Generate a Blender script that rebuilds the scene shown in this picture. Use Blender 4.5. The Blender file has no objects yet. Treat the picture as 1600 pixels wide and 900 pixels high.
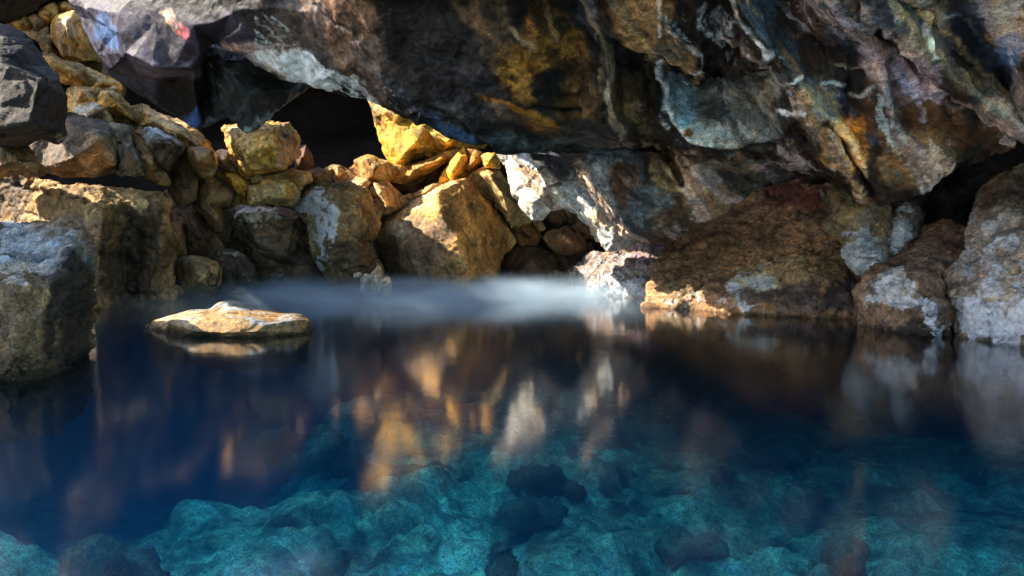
import bpy, math, random, time
DBG = 0
import numpy as np
from mathutils import Vector
from mathutils.geometry import delaunay_2d_cdt

# ------------------------------------------------------------------ camera, sky, sun, exposure
F, H, HY = 1066.0, 1.0, 380.0          # focal length in photo pixels, eye height (m), horizon row
scene = bpy.context.scene
cam_d = bpy.data.cameras.new('camera'); cam = bpy.data.objects.new('camera', cam_d)
scene.collection.objects.link(cam); scene.camera = cam
cam.location = (0, 0, H); cam.rotation_euler = (math.radians(90), 0, 0)
cam_d.sensor_width = 36; cam_d.lens = 36*F/1600.0
cam_d.shift_y = -(450-HY)/1600.0
cam_d.clip_start = .05; cam_d.clip_end = 500

SUN_AZ, SUN_EL = 86.0, 38.0            # degrees left of straight behind the camera / above horizon
world = bpy.data.worlds.new('World'); scene.world = world; world.use_nodes = True
wn = world.node_tree; bg = wn.nodes['Background']
sky = wn.nodes.new('ShaderNodeTexSky'); sky.sky_type = 'NISHITA'; sky.sun_disc = False
sx, sy = -math.sin(math.radians(SUN_AZ)), -math.cos(math.radians(SUN_AZ))
sky.sun_elevation = math.radians(SUN_EL); sky.sun_rotation = math.atan2(sx, sy)
wn.links.new(sky.outputs[0], bg.inputs[0]); bg.inputs[1].default_value = .145
sun_d = bpy.data.lights.new('sun', 'SUN'); sun = bpy.data.objects.new('sun', sun_d)
scene.collection.objects.link(sun)
sun_d.energy = 4.0; sun_d.angle = math.radians(.5); sun_d.color = (1, .88, .70)
ce = math.cos(math.radians(SUN_EL))
SUNV = Vector((sx*ce, sy*ce, math.sin(math.radians(SUN_EL))))
sun.rotation_euler = SUNV.to_track_quat('Z', 'Y').to_euler()
vs = scene.view_settings
vs.view_transform = 'Standard'; vs.look = 'None'; vs.gamma = 1; vs.exposure = 2.0; vs.use_curve_mapping = False
scene.cycles.max_bounces = 6; scene.cycles.transparent_max_bounces = 12; scene.cycles.volume_bounces = 1
scene.cycles.sample_clamp_indirect = 4.0

# ------------------------------------------------------------------ numpy noise
U32 = np.uint32
_C = [U32(v) for v in (374761393, 668265263, 2147483647, 1274126177, 2246822519)]
def _mix(n):
    n = (n ^ (n >> U32(13)))*_C[3]
    n = (n ^ (n >> U32(16)))*_C[4]
    return (n ^ (n >> U32(15))).astype(np.float32)*np.float32(1/4294967295.0)
def vnoise(p, s=0):
    p = p.astype(np.float32); fl = np.floor(p); i = fl.astype(np.int32).astype(U32); f = p-fl; u = f*f*f*(f*(f*6-15)+10)
    hx = [i[:, 0]*_C[0], (i[:, 0]+U32(1))*_C[0]]; hy = [i[:, 1]*_C[1], (i[:, 1]+U32(1))*_C[1]]
    k = U32((int(s)*1274126177) & 0xFFFFFFFF)
    hz = [i[:, 2]*_C[2]+k, (i[:, 2]+U32(1))*_C[2]+k]
    lx = []
    for y in (0, 1):
        for z in (0, 1):
            g = hy[y]+hz[z]; a = _mix(hx[0]+g); lx.append(a+(_mix(hx[1]+g)-a)*u[:, 0])
    m0 = lx[0]+(lx[2]-lx[0])*u[:, 1]; m1 = lx[1]+(lx[3]-lx[1])*u[:, 1]
    return ((m0+(m1-m0)*u[:, 2])*2-1).astype(np.float64)
ROT = np.array([[.8, .6, 0], [-.48, .64, .6], [.36, -.48, .8]])
def fbm(p, o=4, s=0, gain=.5, ridged=False, rot=True):
    a, t, q = 1.0, 0, p.copy()
    for k in range(o):
        n = vnoise(q, s+k)
        t = t + a*((1-2*np.abs(n)) if ridged else n)
        a *= gain; q = ((q@ROT) if rot else q)*2.03+7.1
    return t
def cells(p, s=0):
    """nearest jittered grid cell: random plane per cell -> chiselled facets; also F2-F1"""
    p = p.astype(np.float32); fl = np.floor(p); i = fl.astype(np.int32).astype(U32); n = len(p)
    b = np.full(n, 9., np.float32); b2 = b.copy(); win = np.zeros(n, U32); dw = np.zeros((n, 3), np.float32)
    ks = [U32((int(s+q)*1274126177) & 0xFFFFFFFF) for q in range(7)]
    for dx in (-1, 0, 1):
        for dy in (-1, 0, 1):
            for dz in (-1, 0, 1):
                o = np.array([dx, dy, dz], np.float32); c = i+np.array([dx, dy, dz], np.int32).astype(U32)
                g = c[:, 0]*_C[0]+c[:, 1]*_C[1]+c[:, 2]*_C[2]
                d = p-fl-o-np.stack([_mix(g+ks[0]), _mix(g+ks[1]), _mix(g+ks[2])], 1)
                q = (d*d).sum(1); m = q < b
                b2 = np.where(m, b, np.minimum(b2, q)); b = np.where(m, q, b); win = np.where(m, g, win); dw[m] = d[m]
    v = (_mix(win+ks[3])-.5)+1.8*sum(dw[:, k]*(_mix(win+ks[4+k])-.5) for k in range(3))
    return v.astype(np.float64), (np.sqrt(b2)-np.sqrt(b)).astype(np.float64)
def P(px, py, Y): return ((px-800)/F*Y, Y, H-(py-HY)/F*Y)
def WY(py): return H*F/(py-HY)                       # distance of a waterline row
def wl(px, py, drop=1.1):                            # foot of a rock standing in the water at this row
    Y = WY(py); return (px, py+F*drop/Y, ('abs', Y))

# ------------------------------------------------------------------ mesh refinement
def refine(V, T, back, L):
    for it in range(14):
        E = np.sort(np.concatenate([T[:, [0, 1]], T[:, [1, 2]], T[:, [2, 0]]]), axis=1)
        U, inv = np.unique(E, axis=0, return_inverse=True); inv = inv.reshape(-1)
        a, b = V[U[:, 0]], V[U[:, 1]]
        ln = np.linalg.norm(a-b, axis=1)
        bk = np.minimum(back[U[:, 0]], back[U[:, 1]])
        md = (a+b)/2; mx_ = md[:, 0]/md[:, 1]*F+800; my_ = HY-(md[:, 2]-H)/md[:, 1]*F
        off = (mx_ < -40) | (mx_ > 1640) | (my_ < -30) | (md[:, 2] < -.35)
        lim = L*(np.clip(md[:, 1], 2, 60)/10)*np.maximum(1+4*bk, 1+5*off)
        mk = ln > lim
        if not mk.any(): break
        mid = np.full(len(U), -1); k = mk.sum(); mid[mk] = len(V)+np.arange(k)
        V = np.concatenate([V, (a[mk]+b[mk])/2]); back = np.concatenate([back, (back[U[mk, 0]]+back[U[mk, 1]])/2])
        n = len(T); m = np.stack([mid[inv[:n]], mid[inv[n:2*n]], mid[inv[2*n:]]], 1)
        cnt = (m >= 0).sum(1); out = [T[cnt == 0]]
        t, q = T[cnt == 3], m[cnt == 3]
        out += [np.stack([t[:, 0], q[:, 0], q[:, 2]], 1), np.stack([t[:, 1], q[:, 1], q[:, 0]], 1),
                np.stack([t[:, 2], q[:, 2], q[:, 1]], 1), q]
        for r in range(3):
            s = (cnt == 1) & (m[:, r] >= 0); t = np.roll(T[s], -r, axis=1); e = m[s, r]
            out += [np.stack([t[:, 0], e, t[:, 2]], 1), np.stack([e, t[:, 1], t[:, 2]], 1)]
            s = (cnt == 2) & (m[:, r] < 0); t = np.roll(T[s], -r, axis=1); q = np.roll(m[s], -r, axis=1)
            # edge 0 unmarked: q1 on (1,2), q2 on (2,0)
            out += [np.stack([t[:, 2], q[:, 2], q[:, 1]], 1), np.stack([t[:, 0], t[:, 1], q[:, 1]], 1),
                    np.stack([t[:, 0], q[:, 1], q[:, 2]], 1)]
        T = np.concatenate(out)
    return V, T, back
def normals(V, T):
    n = np.cross(V[T[:, 1]]-V[T[:, 0]], V[T[:, 2]]-V[T[:, 0]]); N = np.zeros_like(V)
    for k in range(3):
        for c in range(3): N[:, c] += np.bincount(T[:, k], n[:, c], len(V))
    return N/np.maximum(np.linalg.norm(N, axis=1, keepdims=True), 1e-9)
def lap(V, T, it):
    E = np.unique(np.sort(np.concatenate([T[:, [0, 1]], T[:, [1, 2]], T[:, [2, 0]]]), axis=1), axis=0)
    d = np.bincount(E.reshape(-1), minlength=len(V)).astype(float)[:, None]; d[d == 0] = 1
    for _ in range(it):
        S = np.zeros_like(V)
        for c in range(3):
            S[:, c] = np.bincount(E[:, 0], V[E[:, 1], c], len(V))+np.bincount(E[:, 1], V[E[:, 0], c], len(V))
        V = V*.5+S/d*.5
    return V
def link_mesh(name, V, T, mat, col=None, crust=None, parent=None, smooth=True):
    me = bpy.data.meshes.new(name)
    me.vertices.add(len(V)); me.vertices.foreach_set('co', V.astype(np.float32).ravel())
    me.loops.add(T.size); me.loops.foreach_set('vertex_index', T.astype(np.int32).ravel())
    me.polygons.add(len(T)); me.polygons.foreach_set('loop_start', np.arange(0, T.size, T.shape[1], dtype=np.int32))
    me.update(calc_edges=True); me.validate()
    me.polygons.foreach_set('use_smooth', np.full(len(T), smooth))
    if col is not None:
        a = me.attributes.new('tint', 'FLOAT_COLOR', 'POINT')
        a.data.foreach_set('color', np.concatenate([col, np.ones((len(V), 1))], 1).astype(np.float32).ravel())
    if crust is not None:
        a = me.attributes.new('crust', 'FLOAT', 'POINT'); a.data.foreach_set('value', crust.astype(np.float32))
    me.materials.append(mat)
    o = bpy.data.objects.new(name, me); scene.collection.objects.link(o)
    if parent: o.parent = parent
    return o
def tag(o, label=None, cat=None, group=None, kind=None):
    for k, v in (('label', label), ('category', cat), ('group', group), ('kind', kind)):
        if v: o[k] = v
    return o

# ------------------------------------------------------------------ materials
def rock_material(name, crust_col=(.78, .80, .84), bump=.5, rough=.72, scale=1.0, streak=None, spec=.35):
    m = bpy.data.materials.new(name); m.use_nodes = True; nt = m.node_tree; N = nt.nodes.new; Lk = nt.links.new
    b = nt.nodes['Principled BSDF']
    geo = N('ShaderNodeNewGeometry')
    att = N('ShaderNodeAttribute'); att.attribute_name = 'tint'
    atc = N('ShaderNodeAttribute'); atc.attribute_name = 'crust'
    def noise(sc, det=6, ro=.6, vec=None, dist=0):
        n = N('ShaderNodeTexNoise'); n.inputs['Scale'].default_value = sc*scale; n.inputs['Detail'].default_value = det
        n.inputs['Roughness'].default_value = ro; n.inputs['Distortion'].default_value = dist
        Lk(vec or geo.outputs['Position'], n.inputs['Vector']); return n
    def mr(v, a, b_, c, d):
        n = N('ShaderNodeMapRange'); n.inputs[1].default_value = a; n.inputs[2].default_value = b_
        n.inputs[3].default_value = c; n.inputs[4].default_value = d; Lk(v, n.inputs[0]); return n.outputs[0]
    def math_(op, x, y):
        n = N('ShaderNodeMath'); n.operation = op
        for i, v in enumerate((x, y)):
            if isinstance(v, (int, float)): n.inputs[i].default_value = v
            else: Lk(v, n.inputs[i])
        return n.outputs[0]
    def mix(bt, fac, c1, c2):
        n = N('ShaderNodeMix'); n.data_type = 'RGBA'; n.blend_type = bt
        for i, v in ((0, fac), (6, c1), (7, c2)):
            if isinstance(v, (int, float)): n.inputs[i].default_value = v
            elif isinstance(v, tuple): n.inputs[i].default_value = (*v, 1)
            else: Lk(v, n.inputs[i])
        return n.outputs[2]
    if streak:                                     # stretched coordinates: runs of mineral down the rock
        cx_ = N('ShaderNodeCombineXYZ')
        for k, (ax, m_) in enumerate(zip(streak[:3], streak[3])):
            dn = N('ShaderNodeVectorMath'); dn.operation = 'DOT_PRODUCT'; Lk(geo.outputs['Position'], dn.inputs[0])
            dn.inputs[1].default_value = tuple(float(c)*m_ for c in ax); Lk(dn.outputs['Value'], cx_.inputs[k])
        svec = cx_.outputs[0]
    else: svec = None
    n1 = noise(2.2, 8, .62, svec, .6); n2 = noise(14, 8, .7); n3 = noise(70, 4, .6); n4 = noise(5.5, 7, .65, svec, 1.0)
    f1 = mr(n1.outputs[0], .33, .67, .30, 1.75); f2 = mr(n2.outputs[0], .32, .68, .30, 1.75); f3 = mr(n3.outputs[0], .3, .7, .35, 1.65)
    f = math_('MULTIPLY', math_('MULTIPLY', f1, f2), f3)
    cc = N('ShaderNodeCombineColor'); 
    hue = mr(n4.outputs[0], .35, .65, -.18, .18)
    Lk(math_('MULTIPLY', f, math_('ADD', 1.0, hue)), cc.inputs[0]); Lk(f, cc.inputs[1])
    Lk(math_('MULTIPLY', f, math_('SUBTRACT', 1.0, hue)), cc.inputs[2])
    base = mix('MULTIPLY', 1.0, att.outputs['Color'], cc.outputs[0])
    # mineral crust: eats in where the noise is high
    ncr = noise(22, 9, .75); ncb = noise(4, 5, .6, svec, .5)
    cm = math_('ADD', math_('MULTIPLY', ncr.outputs[0], .55), math_('MULTIPLY', ncb.outputs[0], .45))
    thr = mr(atc.outputs['Fac'], 0, 1, .76, .33)
    cmask = N('ShaderNodeClamp'); Lk(math_('MULTIPLY', math_('SUBTRACT', cm, thr), 9.0), cmask.inputs[0])
    ccol = mix('MIX', mr(n2.outputs[0], .35, .65, 0, 1), tuple(c*.62 for c in crust_col), crust_col)
    colr = mix('MIX', cmask.outputs[0], base, ccol)
    Lk(colr, b.inputs['Base Color'])
    rr = mr(n2.outputs[0], .3, .7, rough-.18, rough+.16); Lk(rr, b.inputs['Roughness'])
    b.inputs['Specular IOR Level'].default_value = spec
    # relief
    vor = N('ShaderNodeTexVoronoi'); vor.feature = 'DISTANCE_TO_EDGE'; vor.inputs['Scale'].default_value = 2.6*scale
    wv = N('ShaderNodeVectorMath'); wv.operation = 'MULTIPLY_ADD'
    Lk(n4.outputs['Color'], wv.inputs[0]); wv.inputs[1].default_value = (.35, .35, .35); Lk(geo.outputs['Position'], wv.inputs[2])
    Lk(wv.outputs[0], vor.inputs['Vector'])
    crack = mr(vor.outputs[0], 0, .03, 0, 1)
    nb = noise(9, 10, .72); nf = noise(60, 8, .7)
    h = math_('ADD', math_('MULTIPLY', nb.outputs[0], .062), math_('MULTIPLY', nf.outputs[0], .02))
    nm = noise(28, 8, .7); h = math_('ADD', h, math_('MULTIPLY', nm.outputs[0], .035))
    h = math_('ADD', h, math_('MULTIPLY', crack, .010)); h = math_('ADD', h, math_('MULTIPLY', cmask.outputs[0], .008))
    bp = N('ShaderNodeBump'); bp.inputs['Strength'].default_value = bump; bp.inputs['Distance'].default_value = 1.0
    Lk(h, bp.inputs['Height']); Lk(bp.outputs[0], b.inputs['Normal'])
    return m
M_ROCK = rock_material('basalt_boulder')
M_ROOF = rock_material('cave_roof_rock', crust_col=(.84, .86, .86), streak=((.77, -.64, 0), (-.21, -.25, -.94), (.60, .72, -.33), (1.6, 1.6, .3)), rough=.55, spec=.25, bump=.35)
M_BANK = rock_material('scoria_bank', crust_col=(.88, .88, .93), bump=.8, rough=.8)
M_PALE = rock_material('streaked_wall', crust_col=(.86, .86, .84), streak=((.8, 0, .6), (0, 1, 0), (.6, 0, -.8), (2, 1, .35)), rough=.6)
M_DEEP = rock_material('pool_bed_rock', bump=.25, rough=.9)

# ------------------------------------------------------------------ colour marks: mineral stains, tints, and some painted light and shade
def vein_dist(V, pts, seed, wob=5.0):
    px = V[:, 0]/V[:, 1]*F+800; py = HY-(V[:, 2]-H)/V[:, 1]*F
    px = px+wob*fbm(V*3+seed, 3, 51); py = py+wob*fbm(V*3+seed, 3, 52); best = np.full(len(V), 1e9)
    for (x0, y0), (x1, y1) in zip(pts[:-1], pts[1:]):
        dx, dy = x1-x0, y1-y0; t = np.clip(((px-x0)*dx+(py-y0)*dy)/(dx*dx+dy*dy), 0, 1)
        best = np.minimum(best, np.hypot(px-x0-t*dx, py-y0-t*dy))
    return best
def paint(V, base, marks, seed, wob=14):
    px = V[:, 0]/V[:, 1]*F+800; py = HY-(V[:, 2]-H)/V[:, 1]*F
    w = wob/(1+0*V[:, 1])
    q = V*1.6+seed
    px = px+w*fbm(q*1.6, 6, 11, .62)*1.1; py = py+w*fbm(q*1.6+31, 6, 12, .62)*1.1
    col = np.tile(np.array(base, float), (len(V), 1)); cr = np.zeros(len(V))
    for mk in marks:
        x, y, rx, ry, ang, c, s = mk[:7]
        a = math.radians(ang); dx, dy = px-x, py-y
        u = (dx*math.cos(a)+dy*math.sin(a))/rx; v = (-dx*math.sin(a)+dy*math.cos(a))/ry
        r = np.sqrt(u*u+v*v); k = np.clip((1.12-r)/.34, 0, 1); k = k*k*(3-2*k)*s
        if c == 'calm': continue
        if isinstance(c, str): cr = np.maximum(cr, k) if c == 'crust' else np.minimum(cr, 1-k)
        else: col = col*(1-k[:, None])+np.array(c)*k[:, None]
    return col, cr

FD = np.array([.60, .72, -.33]); FD = FD/np.linalg.norm(FD)          # the way the folds of the vault run
F1 = np.cross(FD, [0, 0, 1.]); F1 = F1/np.linalg.norm(F1); F2 = np.cross(FD, F1)
def foldbase(V): return np.stack([V@F1, V@F2, V@FD], 1)
def shell(name, Y0, out, inn=(), edges=(), thick=1.0, shrink=.8, lift=0, L=.042, soft=1, warp=.02, chis=.05,
          cell=.62, fine=.010, ridge=0, strata=0, sdir=(0, .1, 1), mat=None, col=(.2, .15, .1), marks=(), seed=None, parent=None, fold=0, extra=None, veins=(), wob=14):
    """solid rock: traced outline + interior ridge points, each at its own distance, closed at the back"""
    t0_ = time.time()
    if seed is None: seed = (sum(map(ord, name))+int(out[0][0]*7+out[0][1]*3)) % 997
    rnd = random.Random(seed)
    pts = []
    for q in list(out)+list(inn):
        d = q[2] if len(q) > 2 else 0
        pts.append((q[0], q[1], d[1] if isinstance(d, tuple) else Y0+d))
    no = len(out)
    v2 = [Vector((p[0], -p[1])) for p in pts]
    res = delaunay_2d_cdt(v2, [(no+a if a >= 0 else -a-1, no+b if b >= 0 else -b-1) for a, b in edges], [list(range(no))], 1, 1e-4)
    rv, _, rf, ov = res[0], res[1], res[2], res[3]
    A = np.array([(p[0], p[1]) for p in pts]); D = np.array([p[2] for p in pts])
    fr = []
    for k, v in enumerate(rv):
        if ov[k]: fr.append((v.x, -v.y, pts[ov[k][0]][2]))
        else:
            w = 1/(np.hypot(A[:, 0]-v.x, A[:, 1]+v.y)+1e-3)**3; fr.append((v.x, -v.y, float((w*D).sum()/w.sum())))
    fr = np.array(fr); T = np.array([list(f) for f in rf])
    used = np.unique(T); remap = np.full(len(fr), -1); remap[used] = np.arange(len(used)); fr = fr[used]; T = remap[T]
    c = fr.mean(0); n = len(fr)
    bk = fr.copy(); bk[:, 0] = c[0]+(fr[:, 0]-c[0])*shrink; bk[:, 1] = c[1]+(fr[:, 1]-c[1])*shrink-lift
    bk[:, 2] = np.maximum(fr[:, 2], Y0)+thick
    x = np.concatenate([fr, bk]); V = np.stack([(x[:, 0]-800)/F*x[:, 2], x[:, 2], H-(x[:, 1]-HY)/F*x[:, 2]], 1)
    # front faces must look towards the camera
    def area(t): return np.cross(fr[t[1], :2]-fr[t[0], :2], fr[t[2], :2]-fr[t[0], :2])
    T = np.array([t if area(t) < 0 else t[::-1] for t in T])
    E = {}
    for t in T:
        for a, b in ((t[0], t[1]), (t[1], t[2]), (t[2], t[0])): E[(a, b)] = 1
    sides = []
    for a, b in E:
        if (b, a) not in E: sides += [(b, a, a+n), (b, a+n, b+n)]
    T = np.concatenate([T, T[:, ::-1]+n, np.array(sides)])
    back = np.concatenate([np.zeros(n), np.ones(n)])
    V, T, back = refine(V, T, back, L)
    V = lap(V, T, soft)
    sc = .6+.4*min(1, Y0/12)
    V = V + warp*sc*np.stack([fbm(V*1.7+seed, 4, 1), fbm(V*1.7+seed+50, 4, 2), fbm(V*1.7+seed+90, 4, 3)], 1)
    N = normals(V, T)
    cv, ce_ = cells(V/cell+seed*.37+.35*np.stack([fbm(V*3, 2, 5)]*3, 1), 20)
    cv2, ce2 = cells(V/(cell*.36)+seed*.11+.3*np.stack([fbm(V*6, 2, 6)]*3, 1), 40)
    d = chis*cv+chis*(.14 if mat is None else .45)*cv2+fine*fbm(V*7+seed, 5, 8, .62)
    d -= np.clip(.10-ce_, 0, .1)*chis*2.2
    if ridge: d += ridge*fbm(V*1.3+seed, 4, 60, .5, True)
    if fold:                                        # drapery folds that run diagonally down to the right
        f_ = foldbase(V); fm = np.clip((V[:, 0]-.2)/1.2, .15, 1)
        q = f_*np.array([2.2, 2.2, .32])+.12*np.stack([fbm(V*1.2, 3, 79), fbm(V*1.2, 3, 80), 0*V[:, 0]], 1)
        d += fm*fold*(vnoise(q+seed, 71)+.5*vnoise(q*2.1+seed, 72)+.6*(1-2*np.abs(vnoise(q*2.7+seed, 73)))**3+.22*(1-2*np.abs(vnoise(q*7+seed, 74))))
    if strata:
        s = V@np.array(sdir)+.06*fbm(V*2, 3, 9)
        q = np.stack([s*9, V[:, 0]*.5, V[:, 1]*.5], 1); d += strata*fbm(q, 3, 33)
    calm = [m for m in marks if m[5] == 'calm']
    if calm:
        _, kc = paint(V, col, [m[:5]+('crust',)+m[6:] for m in calm], seed); d = d*(1-kc)
    vd = []; jag = fbm(V*9+seed, 4, 55, .65) if veins else 0; brk = np.clip(.6+1.2*fbm(V*2.5+seed, 3, 56), 0, 1.2) if veins else 1
    for pts_, w_, A_, c_, s_ in veins:
        e = vein_dist(V, pts_, seed); far = e > w_*5
        g = np.where(far, 0, 1.0); nz_ = jag; vd.append((e+w_*.45*jag, w_, c_, s_))
        d += A_*(.5*brk if A_ > 0 else 1)*np.exp(-((e+w_*.25*jag)/(w_*1.7))**2)
    V = V+N*d[:, None]
    cl, cr = paint(V, col, marks, seed, wob)
    if extra: cl, cr = extra(V, cl, cr)
    vary = np.clip(.75+.6*fbm(V*4+seed, 4, 61, .6), 0, 1)
    for e, w_, c_, s_ in vd:
        k = np.clip(1.5-e/w_, 0, 1)*s_*vary
        if c_ == 'crust': cr = np.maximum(cr, k)
        else: cl = cl*(1-k[:, None])+np.array(c_)*k[:, None]; cr = cr*(1-k*.8)
    if extra: cl = 2.2*np.clip(cl, 0, 1)**1.4*np.array((1.20, .96, .86)); cl = np.clip(cl, 0, .85)
    wet = np.clip((.07-V[:, 2]+.03*fbm(V*6, 2, 4))/.06, 0, 1)[:, None]
    cl = cl*(1-.6*wet)
    if DBG: print('SH', name, len(V), round(time.time()-t0_, 2), flush=True)
    if mat is None: cl = cl*np.array((1.06, .95, .76))
    return link_mesh(name, V, T, mat or M_ROCK, cl, cr, parent)

# ================================================================== THE CAVE: roof
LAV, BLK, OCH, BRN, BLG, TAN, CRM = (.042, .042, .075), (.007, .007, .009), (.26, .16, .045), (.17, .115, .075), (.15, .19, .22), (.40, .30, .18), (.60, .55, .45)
roof_out = [(60, -70, 1), (96, -40, 1.2), (105, 0, 1.1), (128, 25, 1.1), (138, 55, 1.15), (152, 87, 1.2), (172, 112, 1.3), (205, 142, 1.4), (250, 168, 1.5),
    (262, 173, 1.5), (290, 190, 1.6), (312, 205, 1.6), (309, 165, 1.2), (305, 110, .5), (318, 76, .3), (330, 71, .3), (345, 73, .2), (375, 84, .1),
    (398, 104, .1), (430, 125, .1), (480, 133, .0), (540, 148, -.1), (580, 158, -.2), (620, 175, -.3), (650, 195, -.4), (665, 192, -.3), (700, 215, -.4),
    (740, 230, -.4), (775, 238, -.4), (830, 240, -.3), (872, 243, 0), (897, 262, 1.2), (922, 302, 1.5), (948, 338, 1.7), (975, 368, 1.8), (1005, 383, 1.8),
    (1040, 377, 1.7), (1062, 374, 1.4), (1095, 350, 1.1), (1120, 338, .9), (1150, 315, .7), (1180, 291, .5), (1220, 285, .3), (1260, 281, .1), (1290, 279, -.1),
    (1310, 292, -.3), (1345, 301, -.6), (1375, 313, -.8), (1420, 311, -.9), (1445, 298, -1), (1475, 268, -1), (1500, 258, -1), (1540, 246, -1.2),
    (1570, 236, -1.5), (1600, 216, -1.8), (1900, 150, -2.4), (1900, -70, -5), (1300, -70, -4.6), (800, -70, -3.6), (400, -70, -1)]
roof_out = [(x, y, d) for x, y, d in roof_out]
ri = []; re_ = []
def line(*p):
    i = len(ri); ri.extend(p)
    for k in range(len(p)-1): re_.append((i+k, i+k+1))
# left slab: pale face, broken lower edge and the dark facets below it
line((132, 17, .5), (167, 45, .3), (180, 55, .3), (196, 80, .2), (207, 89, .1), (240, 101, 0), (275, 103, 0), (300, 101, 0), (314, 84, 0))
line((200, 92, .75), (222, 122, 1.15), (243, 145, 1.35), (249, 160, 1.45))
line((243, 145, 1.35), (262, 130, 1.1), (282, 121, .9), (302, 114, .5))
ri += [(182, 20, .1), (184, 50, .15), (240, 30, -.1), (300, 40, -.3), (280, -60, -.3), (380, -60, -.9), (285, 165, 1.3), (360, 25, -.5)]
# crust strip: low step along its top
line((345, 70, .1), (375, 72, -.1), (420, 70, -.25), (470, 70, -.4))
ri += [(400, 40, -.5), (440, 95, -.25), (520, 110, -.55), (480, 20, -1.0), (420, 10, -.9)]
# centre vault
ri += [(560, 90, -.9), (600, 130, -.75), (560, 0, -1.5), (640, 40, -1.5), (700, 110, -1.35), (650, 160, -.75), (760, 0, -2.1), (760, 100, -1.7), (800, 170, -1.35)]
line((655, 172, -.8), (700, 190, -.85), (745, 215, -.75), (765, 228, -.6))
line((850, 196, -1.1), (900, 205, -1.0), (945, 214, -.8), (990, 222, -.6))
line((800, 205, -.65), (850, 225, -.4), (930, 232, 0), (1000, 232, .3), (1050, 240, .5))
ri += [(840, 60, -2.0), (850, 130, -1.6), (820, -50, -2.8)]
# first drapery ridge
line((900, -60, -2.9), (908, 0, -2.4), (932, 45, -2.2), (948, 100, -1.9), (952, 150, -1.6), (968, 195, -1.2))
ri += [(885, 20, -2.15), (915, 110, -1.5)]
line((950, 75, -1.8), (985, 82, -1.9), (1040, 103, -1.8), (1085, 128, -1.7), (1120, 146, -1.65))
line((962, 100, -1.3), (1000, 100, -1.35), (1040, 120, -1.35), (1080, 140, -1.4), (1115, 153, -1.4))
ri += [(980, 160, -1.0), (1010, 190, -.8), (1010, 130, -1.1), (1000, 30, -2.6), (1060, 60, -2.5), (1080, 100, -2.1)]
line((1110, -40, -3.1), (1115, 20, -2.6), (1122, 90, -2.1), (1128, 150, -1.5))
line((1090, 0, -3.1), (1092, 60, -2.6), (1098, 105, -2.2))
# smooth grey hollow
ri += [(1080, 185, -1.1), (1120, 190, -1.0), (1180, 160, -1.4), (1200, 110, -1.9), (1150, 110, -1.9)]
line((1040, 165, -1.2), (1060, 210, -1.1), (1078, 228, -1.0), (1110, 234, -1.0), (1160, 238, -1.05), (1220, 215, -1.35), (1262, 212, -1.5))
line((1075, 245, -.35), (1130, 258, -.3), (1190, 262, -.5), (1260, 250, -.9))
ri += [(1030, 240, .2), (1100, 290, .25), (1060, 270, .5), (1140, 280, .2), (1230, 268, -.3)]
# main diagonal ridge
line((1140, -60, -3.9), (1165, 0, -3.3), (1210, 85, -2.7), (1260, 150, -2.3), (1300, 200, -2.0), (1325, 250, -1.6), (1348, 290, -1.0))
line((1190, 0, -3.0), (1240, 80, -2.4), (1290, 140, -2.1), (1325, 190, -1.8))
ri += [(1230, 20, -2.7), (1300, 80, -2.3), (1330, 115, -2.15), (1350, 230, -1.7), (1370, 270, -1.4)]
line((1290, -60, -4.3), (1302, 0, -3.9), (1345, 48, -3.3), (1372, 95, -2.9), (1380, 130, -2.6), (1400, 190, -2.1), (1412, 225, -1.8))
line((1395, 60, -2.9), (1430, 110, -2.6), (1480, 160, -2.4))
line((1330, -30, -4.3), (1400, 50, -3.6), (1450, 98, -3.2), (1525, 150, -2.9), (1600, 203, -2.6))
ri += [(1450, 20, -3.6), (1480, 80, -3.0), (1550, 60, -3.3), (1560, 120, -2.7), (1600, 0, -3.9), (1440, 180, -2.0), (1480, 205, -1.9), (1540, 205, -2.1), (1430, 260, -1.4)]
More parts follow.
